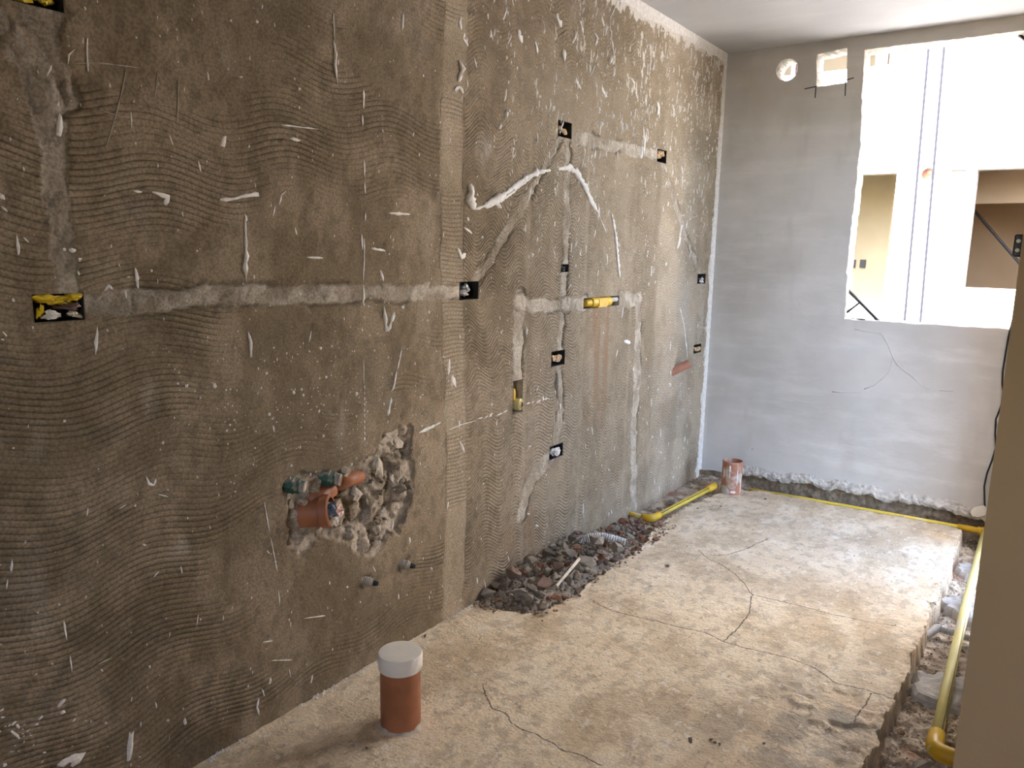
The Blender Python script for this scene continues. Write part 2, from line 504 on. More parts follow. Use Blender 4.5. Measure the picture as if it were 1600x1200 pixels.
# ------------------------------------------------------------------ left wall
# wall boxes and slots (photo corners -> metres on the wall)
def rect(x0, y0, x1, y1):
    a = W(x0, (y0 + y1) / 2)[0]; b = W(x1, (y0 + y1) / 2)[0]
    xm = (x0 + x1) / 2
    return (a, b, W(xm, y1)[1], W(xm, y0)[1])
RECTS = {
    'top': rect(18, -26, 98, 10),
    'switch': rect(52, 459, 131, 502),
    'foil': rect(718, 440, 747, 468),
    'tan_high': rect(872, 190, 893, 215),
    'tan_right': rect(1027, 234, 1041, 254),
    'tan_mid': rect(862, 548, 882, 571),
    'foil_low': rect(859, 695, 879, 715),
    'pale_far': rect(1090, 428, 1102, 443),
    'tan_far': rect(1084, 538, 1095, 551),
    'valve': rect(912, 464, 967, 480),
    'slot': rect(802, 594, 816, 645),
    'knot': rect(877, 413, 888, 425),
}
def lines_with(lo, hi, step, edges):
    a = list(np.arange(lo, hi + 1e-6, step))
    a = [v for v in a if all(abs(v - e) > step * 0.35 for e in edges)]
    return np.array(sorted(set(a + [e for e in edges if lo < e < hi] + [lo, hi])))
STEP = 0.006
ys = lines_with(0.42, ROOM_L, STEP, [e for r in RECTS.values() for e in r[:2]])
zs = lines_with(-0.14, ROOM_H, STEP, [e for r in RECTS.values() for e in r[2:]])
Y, Z = np.meshgrid(ys, zs, indexing='ij')

CHASES = [  # photo polyline, half width (m), strength
    ([(-6, 30), (30, 75), (62, 125), (80, 200), (88, 300), (95, 380), (108, 452)], 0.026, 1.0),
    ([(60, 10), (70, 60), (82, 140)], 0.040, 0.9),
    ([(128, 478), (300, 465), (500, 462), (716, 456)], 0.023, 1.0),
    ([(742, 440), (770, 400), (800, 350), (832, 295), (862, 240), (876, 217)], 0.020, 0.55),
    ([(893, 214), (940, 224), (1028, 243)], 0.028, 0.95),
    ([(1035, 256), (1050, 300), (1073, 370), (1094, 427)], 0.020, 0.9),
    ([(888, 216), (886, 270), (884, 400), (880, 470), (876, 548)], 0.024, 0.75),
    ([(814, 470), (811, 540), (808, 592)], 0.036, 0.95),
    ([(812, 474), (850, 478), (880, 477), (914, 473)], 0.030, 0.9),
    ([(967, 471), (1000, 466)], 0.034, 1.0),
    ([(999, 470), (997, 540), (993, 640), (989, 795)], 0.034, 0.85),
    ([(874, 573), (876, 640), (871, 693)], 0.022, 0.6),
    ([(862, 712), (834, 745), (822, 775), (818, 806)], 0.034, 0.95),
    ([(1098, 445), (1096, 480), (1092, 535)], 0.045, 0.55),
]
PATCH = [W(*p) for p in [(450, 748), (472, 738), (500, 744), (520, 728), (556, 722), (585, 700), (608, 676), (640, 662), (646, 690),
         (646, 730), (641, 770), (632, 802), (620, 830), (600, 850), (590, 868), (570, 873), (553, 848), (520, 836),
         (500, 850), (470, 868), (452, 862), (450, 800)]]

low = fbm(Y * 2.2, Z * 2.2, 4, 3) - 0.5
hi = fbm(Y * 22, Z * 22, 4, 8) - 0.5
H = 0.010 * low + 0.0022 * hi
chase = np.zeros_like(Y); edge = np.zeros_like(Y)
wob = (fbm(Y * 14, Z * 14, 3, 21) - 0.5)
wob2 = (fbm(Y * 45, Z * 45, 3, 31) - 0.5)
for k, (pl, hw, st) in enumerate(CHASES):
    P2 = [W(*p) for p in pl]
    d = dist_poly(Y, Z, P2) + wob * hw * 1.3 + wob2 * 0.010
    mloc = sstep(hw + 0.004, hw - 0.004, d)
    chase = np.maximum(chase, mloc * st)
    edge = np.maximum(edge, np.exp(-((d - hw - 0.003) / 0.005) ** 2) * sstep(0.45, 0.6, fbm(Y * 9, Z * 9, 3, 40 + k)))
    seg = fbm(Y * 11 + k, Z * 11, 3, 55)
    H = H * (1 - 0.7 * mloc) + mloc * (-0.0005 + 0.020 * (seg - 0.5) + 0.004 * hi - 0.004 * sstep(0.10, 0.0, np.abs(((fbm(Y * 6 + k, Z * 6, 3, 56) * 9) % 1.0) - .5)))
H -= 0.0075 * edge
pd = dist_poly(Y, Z, PATCH, True)
pin = inside_poly(Y, Z, PATCH)
sdp = np.where(pin, -pd, pd) + wob * 0.060 + wob2 * 0.026
patch = sstep(0.004, -0.004, sdp)
w1, w2, wid, wsl = worley(Y * 17 + wob * 1.5, Z * 17 + wob2 * 1.2, 4)
w3, w4, wid2, wsl2 = worley(Y * 60, Z * 60, 14)
lump = (wid - 0.50) * 0.036 + wsl * 0.060 + (wid2 - 0.5) * 0.008 + wsl2 * 0.010 - 0.006 * sstep(0.12, 0.0, w2 - w1)
lip = np.clip(-sdp / 0.05, 0, 1)
H = H * (1 - patch) + patch * (-0.010 + lump * (0.35 + 0.65 * lip))
deep = np.exp(-(((Y - W(607, 770)[0]) / 0.02) ** 2 + ((Z - W(607, 775)[1]) / 0.04) ** 2))
H -= 0.03 * deep * patch
# small gouges
G = 260
for _ in range(G):
    gy = random.uniform(0.6, 4.4); gz = random.uniform(0.1, 2.4)
    ry = random.uniform(0.003, 0.006); rz = random.uniform(0.005, 0.018)
    i0, i1 = np.searchsorted(ys, [gy - 0.03, gy + 0.03]); j0, j1 = np.searchsorted(zs, [gz - 0.05, gz + 0.05])
    sy = Y[i0:i1, j0:j1]; sz = Z[i0:i1, j0:j1]
    tl = random.uniform(-0.5, 0.5)
    H[i0:i1, j0:j1] -= random.uniform(0.002, 0.006) * np.exp(-((sy - gy - tl * (sz - gz)) / ry) ** 2 - ((sz - gz) / rz) ** 2)
# hole round the red pipe stub and broken plaster at the foot
for (px, py, ry, rz, dp) in [(1058, 574, 0.045, 0.045, 0.012), (573, 909, 0.02, 0.02, 0.012), (632, 882, 0.02, 0.02, 0.012)]:
    cy_, cz_ = W(px, py)
    H -= dp * np.exp(-((Y - cy_) / ry) ** 4 - ((Z - cz_) / rz) ** 4)
foot = sstep(0.05, 0.0, Z + 0.06 * (fbm(Y * 6, Z * 6, 3, 77) - 0.4))
H += foot * (0.010 * (fbm(Y * 30, Z * 30, 4, 78) - 0.35))
# keep the rims of the boxes flat
rim = np.zeros_like(Y)
for (a, b, c, d) in RECTS.values():
    dx = np.maximum(np.maximum(a - Y, Y - b), 0); dz = np.maximum(np.maximum(c - Z, Z - d), 0)
    rim = np.maximum(rim, sstep(0.014, 0.0, np.hypot(dx, dz)))
H = H * (1 - rim)

# masks
bandc = 2.14 + 0.02 * np.sin(Z * 3)
band = sstep(0.075, 0.045, np.abs(Y - bandc) + wob * 0.02)
farcol = sstep(3.80, 3.86, Y + 0.05 * (2.3 - Z) * 0 + wob * 0.02)
topright = sstep(2.0, 3.2, Y) * sstep(1.35, 2.35, Z)
whitewash = 0.10 + 0.60 * topright * (0.6 + 0.8 * (fbm(Y * 4, Z * 2.4, 3, 90) - 0.3))
ceil_edge = sstep(0.13, 0.02, ROOM_H - Z + wob * 0.10 + wob2 * 0.03) * sstep(1.6, 2.6, Y)
corner = sstep(0.10, 0.015, ROOM_L - Y + wob * 0.08 + wob2 * 0.04 + 0.02)
whitewash = np.maximum(whitewash, np.maximum(ceil_edge, corner) * 1.15)
whitewash += 0.16 * sstep(3.7, 4.2, Y) * (1 - topright) * sstep(0.4, 0.6, fbm(Y * 7, Z * 1.5, 3, 93))
whitewash += 0.15 * sstep(0.12, 0.0, Z) * sstep(0.5, 0.7, fbm(Y * 9, Z * 9, 3, 94))
whitewash *= (1 - 0.75 * np.maximum(chase, patch))
whitewash = np.clip(whitewash, 0, 1.3)
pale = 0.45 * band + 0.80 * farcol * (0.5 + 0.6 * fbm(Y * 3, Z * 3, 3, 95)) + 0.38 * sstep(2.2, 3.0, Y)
by = (W(912, 600)[0], W(958, 600)[0])
rust = sstep(by[0] - 0.03, by[0] + 0.05, Y) * sstep(by[1] + 0.05, by[1] - 0.03, Y) * sstep(1.19, 1.13, Z) * sstep(0.35, 0.9, Z)
rb = np.exp(-((Y - W(815, 850)[0]) / 0.12) ** 2 - ((Z - W(815, 850)[1]) / 0.16) ** 2)
rust = np.maximum(rust, 0.9 * rb)
smear = np.zeros_like(Y)
for (px, py, ry, rz, a) in [(230, 590, 0.02, 0.09, .55), (195, 570, 0.02, 0.09, .35), (640, 55, .12, .10, .2), (285, 855, .035, .03, .45), (55, 980, .05, .05, .35), (60, 920, .06, .08, .3),
                            (760, 240, 0.07, 0.06, .8), (710, 595, 0.035, 0.03, 1.0), (530, 660, .02, .06, .9), (340, 95, .04, .04, .5), (45, 690, .03, .04, .4),
                            (1070, 480, .07, .16, .6), (235, 330, .08, .05, .25), (740, 700, .1, .3, .15), (820, 690, .3, .3, .15), (675, 400, .06, .3, .2)]:
    cy_, cz_ = W(px, py)
    smear = np.maximum(smear, a * np.exp(-((Y - cy_) / ry) ** 2 - ((Z - cz_) / rz) ** 2))

# combed grooves: passes of the notched trowel
col_w = 0.47
cidx = np.floor((Y - 2.14) / col_w)
right = sstep(2.16, 2.22, Y)
lam = 0.20
waveR = 0.026 * np.sin(2 * np.pi * (Y - 2.14) / lam + 2.0 * fbm(Y * 0.8, Z * 1.4, 2, 5) * 6 + cidx * 1.3) * (0.5 + 1.0 * fbm(Y * 2, Z * 2.6, 2, 6))
waveL = 0.020 * np.sin(2 * np.pi * Y / 0.42 + 5 * fbm(Y * 0.6, Z * 1.6, 2, 7)) + 0.030 * (fbm(Y * 1.5, Z * 1.5, 2, 15) - 0.5)
wave = np.where(Y > 2.19, waveR + 0.02 * (fbm(Y * 1.5, Z * 2.5, 2, 16) - 0.5), waveL)
wave = np.where(farcol > 0.5, 0.013 * np.sin(2 * np.pi * (Y - 3.8) / 0.13 + 1.5 * np.sin(Z * 7)) + 0.0 * wave, wave)
wave = np.where(band > 0.5, 0.004 * np.sin(Y * 30 + Z * 9), wave)
phase = 2 * np.pi * (Z + wave) / 0.0150
pL = 0.8 * sstep(0.45, 0.60, fbm(Y * 1.3 + 3, Z * 3.6, 3, 61)) * (0.45 + 0.75 * sstep(0.35, 0.6, fbm(Y * 5, Z * 14, 2, 62)))
pR = sstep(0.34, 0.50, fbm(Y * 2.4, Z * 2.6, 3, 63)) * (0.55 + 0.6 * sstep(0.35, 0.6, fbm(Y * 4, Z * 10, 2, 64)))
pB = sstep(0.52, 0.62, fbm(Y * 1, Z * 6, 2, 65)) * 0.9
amp = np.where(Y > 2.19, pR * (1 - 0.55 * sstep(1.45, 2.1, Z) * (farcol < .5)), pL)
seam = np.abs(((Y - 2.14) / col_w) % 1.0 - 0.5) * 2
amp = np.where(Y > 2.19, amp * sstep(1.0, 0.88, seam), amp)
amp = np.where(band > 0.4, pB, amp)
amp = np.where(farcol > 0.5, np.maximum(amp, 0.95 * sstep(0.38, 0.46, fbm(Y * 3, Z * 5, 3, 66))), amp)
amp *= (1 - np.maximum(chase, patch)) * (1 - 0.9 * sstep(0.5, 1.0, whitewash)) * (1 - 0.5 * smear) * sstep(0.03, 0.10, Z)
amp *= 1 - 0.6 * rust * (Z > 0.7)

P = np.stack([H, Y, Z], -1)
ccy = (ys[:-1] + ys[1:]) / 2; ccz = (zs[:-1] + zs[1:]) / 2
CY, CZ = np.meshgrid(ccy, ccz, indexing='ij')
keep = np.ones(CY.shape, bool)
for (a, b, c, d) in RECTS.values():
    keep &= ~((CY > a) & (CY < b) & (CZ > c) & (CZ < d))
me = grid_mesh('wall_left', ys, zs, P, keep)
# colours of the mortar: batches, dust, rust streaks, chase and patch mortar
wc = cmix(sstep(0.32, 0.68, fbm(Y * 1.6, Z * 1.6, 5, 301)), (0.225, 0.172, 0.109), (0.32, 0.25, 0.168))
wc = cmix(0.5 * sstep(0.40, 0.68, fbm(Y * 10, Z * 6, 6, 302)), wc, (0.41, 0.325, 0.228))
wc = cmix(0.45 * sstep(0.45, 0.70, fbm(Y * 40, Z * 30, 3, 303)), wc, (0.15, 0.113, 0.07))
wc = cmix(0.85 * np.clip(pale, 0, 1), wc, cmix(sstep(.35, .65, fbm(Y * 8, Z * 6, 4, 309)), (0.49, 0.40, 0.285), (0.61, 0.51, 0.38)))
wc = cmix(smear * sstep(0.36, 0.66, fbm(Y * 24, Z * 9, 5, 304)), wc, (0.48, 0.43, 0.36))
wc = cmix(np.clip(rust, 0, 1) * 0.75 * sstep(0.36, 0.62, fbm(Y * 24, Z * 2.4, 4, 305)), wc, (0.34, 0.21, 0.12))
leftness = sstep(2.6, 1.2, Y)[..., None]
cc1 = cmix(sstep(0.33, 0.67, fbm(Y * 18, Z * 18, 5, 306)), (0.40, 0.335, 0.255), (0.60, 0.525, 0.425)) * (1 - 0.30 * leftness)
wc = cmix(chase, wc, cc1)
wc = cmix(patch, wc, cmix(sstep(0.33, 0.67, fbm(Y * 26, Z * 26, 5, 307)), (0.31, 0.25, 0.18), (0.58, 0.495, 0.39)))
wc = cmix(0.6 * edge * (1 - patch), wc, (0.10, 0.078, 0.05))
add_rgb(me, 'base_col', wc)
add_attr(me, 'wash', whitewash)
add_attr(me, 'phase', phase); add_attr(me, 'amp', amp)
wall_left = struct(link(me, 'wall_left', M['wall_left']))
def wall_x(y, z):
    i = min(max(int(np.searchsorted(ys, y)), 0), len(ys) - 1); j = min(max(int(np.searchsorted(zs, z)), 0), len(zs) - 1)
    return float(H[i, j])
# plain stretch of the same wall beside and behind the camera
bm = bmesh.new(); box_bm(bm, -0.14, 0.0, -1.9, 0.42, -0.14, ROOM_H)
from_bm(bm, 'wall_stretch', M['room_paint'], wall_left)
bm = bmesh.new(); box_bm(bm, -0.14, -0.12, 0.42, ROOM_L, -0.14, ROOM_H)
from_bm(bm, 'wall_core', M['mortar_warm'], wall_left)

# ------------------------------------------------------------------ floor: screed slab broken open along three walls
left_edge = [F(*q) for q in [(752, 946), (790, 955), (830, 957), (880, 940), (905, 925), (940, 890), (985, 868), (1010, 845), (1020, 828), (1040, 812), (1062, 797), (1085, 785), (1110, 775), (1125, 768)]]
right_edge = [F(*q) for q in [(1503, 828), (1497, 850), (1490, 868), (1478, 900), (1468, 915), (1470, 930), (1455, 955), (1447, 975), (1443, 990), (1425, 1020), (1422, 1045), (1405, 1075), (1395, 1090), (1400, 1095), (1385, 1110), (1370, 1140), (1372, 1160), (1355, 1185), (1350, 1200)]]
far_edge = [(0.24, 4.40), (0.374, 4.465), (0.482, 4.49), (0.705, 4.492), (0.846, 4.492), (1.173, 4.51), (1.44, 4.51)]
SLAB = [(-0.3, -3.0), (-0.3, 2.25), (0.0, 2.285)] + left_edge + far_edge + right_edge + [(1.475, 1.9), (1.478, 1.55), (1.49, 1.40), (4.5, 1.38), (4.5, -3.0)]
fx = np.unique(np.round(np.concatenate([np.arange(-0.02, 0.18, 0.008), np.arange(0.18, 0.31, 0.005), np.arange(0.31, 1.44, 0.008), np.arange(1.44, 1.53, 0.0035), np.arange(1.53, 1.86, 0.009), [1.86]]), 5))
fy = np.arange(0.45, ROOM_L + 0.10, 0.006)
X, Yf = np.meshgrid(fx, fy, indexing='ij')
sdf = dist_poly(X, Yf, SLAB, True)
ins = inside_poly(X, Yf, SLAB)
sdf = np.where(ins, -sdf, sdf)
nearleft = (X < 0.6) & (Yf < 2.30)
jag = 0.022 * (fbm(X * 13, Yf * 13, 4, 101) - 0.5) + 0.014 * (fbm(X * 45, Yf * 45, 3, 102) - 0.5)
s2 = np.where(nearleft & ins, -0.5, sdf + jag)
inten = np.clip(s2 / 0.007, 0, 1)
depth = np.where(X < 0.5, 0.055, 0.085)
depth = np.where((X > 0.5) & (Yf > 4.45), 0.10, depth)
depth = np.where(X < 0.5, 0.055 - 0.03 * sstep(3.4, 3.7, Yf), depth)
depth = np.where((X < 0.5) & (Yf > 4.38), 0.025 + 0.06 * sstep(0.28, 0.5, X), depth)
grit = fbm(X * 55, Yf * 55, 4, 111)
wg1, wg2, wgid, wgs = worley(X * 48, Yf * 48, 44)
bed = -depth + 0.030 * (fbm(X * 7, Yf * 7, 3, 112) - 0.5) + 0.016 * (grit - 0.5) + (wgid - 0.5) * 0.012 * sstep(0.4, 0.6, fbm(X * 4, Yf * 4, 2, 113))
top = 0.006 * (fbm(X * 2.2, Yf * 2.2, 3, 114) - 0.5) + 0.0030 * (fbm(X * 26, Yf * 26, 4, 115) - 0.5)
# chipped, crumbled surface near the broken right edge and a worn patch in front
gx, gy = F(1300, 1130)
worn = np.exp(-(((X - gx) / 0.22) ** 2 + ((Yf - gy) / 0.22) ** 2))
top -= worn * 0.012 * sstep(0.5, 0.66, fbm(X * 16, Yf * 16, 3, 118))
top -= 0.006 * sstep(-0.05, 0.0, s2) * sstep(0.45, 0.65, fbm(X * 24, Yf * 24, 3, 119))
Zf = top * (1 - inten) + bed * inten
gx2, gy2 = F(1250, 1180)
grey = np.maximum(worn, 0.9 * np.exp(-(((X - gx2) / 0.30) ** 2 + ((Yf - gy2) / 0.16) ** 2)))
rx, ry_ = F(1470, 838)
rustf = np.exp(-(((X - rx) / 0.06) ** 2 + ((Yf - ry_) / 0.09) ** 2))
CRACKS = [
    [(925, 940), (958, 955), (1000, 965), (1040, 975), (1075, 983), (1100, 988), (1135, 1004), (1160, 1012), (1200, 1020), (1240, 1030), (1270, 1042), (1290, 1055), (1305, 1067), (1330, 1072), (1360, 1080), (1396, 1090)],
    [(1092, 860), (1105, 872), (1125, 882), (1150, 897), (1162, 912), (1175, 930), (1170, 960), (1155, 980), (1132, 1002)],
    [(755, 1070), (757, 1085), (768, 1108), (790, 1114), (800, 1130), (815, 1141), (840, 1150), (862, 1160), (880, 1173), (905, 1178), (920, 1186), (940, 1196)],
    [(1175, 930), (1210, 938), (1260, 950), (1310, 962), (1350, 970), (1400, 978)],
    [(1362, 1082), (1350, 1100), (1340, 1115), (1332, 1128)],
    [(1112, 868), (1135, 868), (1165, 858), (1200, 842)],
]
me = grid_mesh('floor', fx, fy, np.stack([X, Yf, Zf], -1))
fc = cmix(sstep(0.33, 0.67, fbm(X * 1.4, Yf * 1.4, 5, 401)), (0.66, 0.54, 0.385), (0.80, 0.69, 0.53))
fc = cmix(0.7 * sstep(0.42, 0.66, fbm(X * 9, Yf * 7, 6, 402)), fc, (0.87, 0.78, 0.635))
fc = cmix(0.5 * sstep(0.50, 0.68, fbm(X * 5, Yf * 5, 6, 403)), fc, (0.48, 0.375, 0.25))
fc = cmix(0.40 * sstep(0.52, 0.66, fbm(X * 36, Yf * 24, 4, 404)), fc, (0.36, 0.285, 0.20))
fc = cmix(0.8 * np.clip(grey, 0, 1) * sstep(0.35, 0.6, fbm(X * 12, Yf * 12, 5, 405)), fc, (0.27, 0.25, 0.215))
fc = cmix(0.6 * rustf, fc, (0.60, 0.38, 0.16))
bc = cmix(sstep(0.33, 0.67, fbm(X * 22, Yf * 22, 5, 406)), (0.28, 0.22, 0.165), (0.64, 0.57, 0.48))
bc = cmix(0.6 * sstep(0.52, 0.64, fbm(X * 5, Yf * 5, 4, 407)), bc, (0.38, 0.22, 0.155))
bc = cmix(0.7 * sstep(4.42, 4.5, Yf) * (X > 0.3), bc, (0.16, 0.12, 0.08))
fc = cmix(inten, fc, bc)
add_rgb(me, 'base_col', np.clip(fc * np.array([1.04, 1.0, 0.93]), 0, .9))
add_attr(me, 'bed', inten)
cn = np.full(X.shape, 9.0)
for cpl in CRACKS: cn = np.minimum(cn, dist_poly(X, Yf, [F(*q) for q in cpl]))
add_attr(me, 'crack_near', cn)
# break the shading along the cliff of the slab edge
zr = np.stack([Zf[:-1, :-1], Zf[1:, :-1], Zf[1:, 1:], Zf[:-1, 1:]], 0)
steep = ((zr.max(0) - zr.min(0)) > 0.014).reshape(-1)
ei = np.zeros(len(me.loops), np.int32); me.loops.foreach_get('edge_index', ei)
shp = np.zeros(len(me.edges), bool); shp[ei.reshape(-1, 4)[steep].reshape(-1)] = True
at = me.attributes.new('sharp_edge', 'BOOLEAN', 'EDGE'); at.data.foreach_set('value', shp)
cw = 0.010 * (fbm(X * 20, Yf * 20, 3, 130) - 0.5) + 0.006 * (fbm(X * 60, Yf * 60, 2, 131) - 0.5)
for k, cpl in enumerate(CRACKS):
    add_attr(me, 'crack%d' % k, signed_line(X, Yf, [F(*q) for q in cpl]) + cw)
floor = struct(link(me, 'floor', M['floor']))
# the same screed carried on round the camera
def floor_slab(name, x0, x1, y0, y1):
    bm = bmesh.new(); box_bm(bm, x0, x1, y0, y1, -0.10, 0.0)
    from_bm(bm, name, M['mortar_warm'], floor)
floor_slab('screed', -0.02, 3.2, -1.9, 0.45)
floor_slab('screed', 1.86, 3.2, 0.45, 1.40)
bm = bmesh.new(); box_bm(bm, -0.14, 1.90, 0.40, ROOM_L + 0.15, -0.30, -0.16)
from_bm(bm, 'under_slab', M['mortar_warm'], floor)
def floor_z(x, y):
    i = min(max(int(np.searchsorted(fx, x)), 0), len(fx) - 1); j = min(max(int(np.searchsorted(fy, y)), 0), len(fy) - 1)
    return float(Zf[i, j])

# ------------------------------------------------------------------ far wall with broken-out openings
def jagged(a, b, amp, step=0.018, seed=0, dec=None):
    a = Vector(a); b = Vector(b); L = (b - a).length; n = max(2, int(L / step))
    nr = Vector((-(b - a).y, (b - a).x)).normalized()
    out = []
    for i in range(n):
        t = i / n
        v = (fbm(np.array([t * L * 14.0]), np.array([seed * 3.7]), 4, seed)[0] - 0.5) * 2 * amp
        v += random.uniform(-.25, .25) * amp
        if i == 0: v = 0
        out.append(a + (b - a) * t + nr * v)
    return out
def plate_with_holes(name, outer, holes, y0, y1, material, parent=None, hole_shift=None):
    """outer/holes: closed (x,z) loops; a wall of thickness y0..y1"""
    bm = bmesh.new()
    edges = []; loops = []
    for lp in [outer] + holes:
        vs_ = [bm.verts.new((p[0], y0, p[1])) for p in lp]
        es = [bm.edges.new((vs_[i], vs_[(i + 1) % len(vs_)])) for i in range(len(vs_))]
        edges += es; loops.append(vs_)
    bmesh.ops.triangle_fill(bm, use_beauty=True, use_dissolve=False, edges=edges)
    front = [f for f in bm.faces]
    mp = {}
    for li, vs_ in enumerate(loops):
        lp = ([outer] + holes)[li]
        for i, v in enumerate(vs_):
            mp[v] = bm.verts.new((v.co.x, y1, v.co.z))
    for f in front:
        bm.faces.new([mp[v] for v in reversed(f.verts)])
    for li, vs_ in enumerate(loops):
        n = len(vs_)
        # rough reveal: an extra ring half way with jitter
        mid = [bm.verts.new((v.co.x + random.uniform(-.006, .006), y0 + (y1 - y0) * random.uniform(.25, .5), v.co.z + random.uniform(-.006, .006))) for v in vs_] if li else None
        for i in range(n):
            j = (i + 1) % n
            if mid:
                bm.faces.new([vs_[i], vs_[j], mid[j], mid[i]]).material_index = 1
                bm.faces.new([mid[i], mid[j], mp[vs_[j]], mp[vs_[i]]]).material_index = 1
            else:
                bm.faces.new([vs_[i], vs_[j], mp[vs_[j]], mp[vs_[i]]])
    bmesh.ops.recalc_face_normals(bm, faces=bm.faces)
    o_ = from_bm(bm, name, material, parent)
    o_.data.materials.append(M['reveal'])
    return o_
WX0, WX1 = 0.790, 1.590
wtl = B(1348, 78); wbl = B(1319, 499)
WZ0, WZ1 = wbl[1], 2.474
bottom = jagged((1.86, 0.05), (1.40, 0.055), 0.02, 0.012, 3) + jagged((1.40, 0.05), (0.80, 0.060), 0.022, 0.012, 4) + jagged((0.80, 0.06), (0.30, 0.04), 0.014, 0.012, 5) + jagged((0.30, 0.03), (-0.14, 0.02), 0.01, 0.02, 6)
outer = [(-0.14, ROOM_H), (1.86, ROOM_H)] + [tuple(v) for v in bottom] + [(-0.14, 0.02)]
win = [tuple(v) for v in jagged((wtl[0] + 0.01, WZ1), (0.786, 1.95), 0.007, 0.02, 11) + jagged((0.786, 1.95), (wbl[0] - 0.010, 1.32), 0.007, 0.02, 12) + jagged((wbl[0] - 0.010, 1.32), (wbl[0], WZ0), 0.010, 0.02, 13)
       + jagged((wbl[0], WZ0), (WX1, WZ0 + 0.004), 0.005, 0.02, 14) + jagged((WX1, WZ0 + 0.004), (WX1, WZ1), 0.006, 0.02, 15) + jagged((WX1, WZ1), (wtl[0] + 0.01, WZ1), 0.006, 0.015, 16)]
cc = B(1229.5, 109); cr_ = 0.060
circ = [(cc[0] + cr_ * math.cos(2 * math.pi * k / 40), cc[1] + cr_ * math.sin(2 * math.pi * k / 40)) for k in range(40)]
s0 = B(1277, 85); s1 = B(1324, 75); s2_ = B(1323, 129); s3 = B(1275, 136)
def q2(a, b, amp, sd): return [tuple(v) for v in jagged(a, b, amp, 0.012, sd)]
sq = q2(s0, s1, 0.008, 21) + q2(s1, s2_, 0.003, 22) + q2(s2_, s3, 0.003, 23) + q2(s3, s0, 0.004, 24)
wall_far = struct(plate_with_holes('wall_far', outer, [win, circ, sq], ROOM_L, ROOM_L + 0.15, M['far_wall']))
# bare masonry behind the broken foot of the plaster
nx, nz = 220, 26
ux = np.linspace(-0.02, 1.86, nx); uz = np.linspace(-0.16, 0.12, nz)
UX, UZ = np.meshgrid(ux, uz, indexing='ij')
UY = ROOM_L + 0.035 + 0.03 * (fbm(UX * 30, UZ * 30, 4, 141) - 0.5) + 0.02 * (fbm(UX * 90, UZ * 90, 3, 142) - 0.5)
struct_foot = link(grid_mesh('masonry_foot', ux, uz, np.stack([UX, UY, UZ], -1)), 'masonry_foot', M['stone_dark'], wall_far)
# crumbling lip of plaster over the trench
NL = 340
lx = 0.20 + 1.42 * np.arange(NL) / (NL - 1)
n1 = fbm(lx * 13, lx * 0 + 5.0, 4, 152) - .5; n2 = fbm(lx * 9, lx * 0 + 2.0, 3, 151)
rows = []
for k, (ty, dz) in enumerate(((0.004, 0.050), (-0.25, 0.040), (-.7, 0.026), (-1.0, 0.010), (-.75, -.006), (0.6, -.014))):
    jy = (fbm(lx * 42, lx * 0 + k * 1.7, 3, 153) - .5) * 0.014; jz = (fbm(lx * 36, lx * 0 + k * 1.3, 3, 154) - .5) * 0.022
    th = 0.006 + 0.020 * n2
    rows.append(np.stack([lx, ROOM_L + ty * th + (jy if 0 < k else 0), 0.052 + 0.05 * n1 + dz + jz], -1))
v_ = [tuple(p) for i in range(NL) for p in [r[i] for r in rows]]
f_ = [(i * 6 + k, i * 6 + k + 1, i * 6 + k + 7, i * 6 + k + 6) for i in range(NL - 1) for k in range(5)]
from_data('plaster_lip', v_, f_, M['lip'], wall_far)
# pencil lines set out round the square hole
def strip(name, pts, width, thick, y, mat_, parent):
    bm = bmesh.new()
    for i in range(len(pts) - 1):
        a = Vector((pts[i][0], y, pts[i][1])); b = Vector((pts[i + 1][0], y, pts[i + 1][1]))
        n_ = Vector((-(b - a).z, 0, (b - a).x)).normalized() * width / 2
        t_ = Vector((0, -thick, 0))
        q = [a - n_, b - n_, b + n_, a + n_]
        lo = [bm.verts.new(p) for p in q]; hi_ = [bm.verts.new(p + t_) for p in q]
        bm.faces.new(hi_); bm.faces.new(list(reversed(lo)))
        for k in range(4):
            bm.faces.new([lo[k], lo[(k + 1) % 4], hi_[(k + 1) % 4], hi_[k]])
    bmesh.ops.recalc_face_normals(bm, faces=bm.faces)
    return from_bm(bm, name, mat_, parent)
for a, b in [((1257, 139), (1276, 135)), ((1275, 135), (1273.5, 153)), ((1321.5, 127), (1320.5, 150)), ((1323, 125), (1334, 121.5))]:
    strip('pencil_mark', [B(*a), B(*b)], 0.006, 0.0006, ROOM_L, M['pencil'], wall_far)
for pl in [[(1378, 522), (1388, 540), (1396, 560), (1402, 572)], [(1395, 560), (1390, 580), (1378, 593), (1366, 602), (1350, 608)], [(1395, 560), (1410, 578), (1425, 588), (1440, 602), (1455, 608)],
           [(1300, 612), (1320, 614), (1342, 613)], [(1468, 610), (1490, 611)], [(1336, 514), (1350, 518), (1376, 520), (1384, 530)]]:
    pts = [Vector((B(*q)[0], ROOM_L - 0.0005, B(*q)[1])) for q in pl]
    bm = bmesh.new(); tube_bm(bm, pts, 0.0024, 6, jitter=0.3)
    from_bm(bm, 'trowel_ridge', M['far_wall'], wall_far, True)
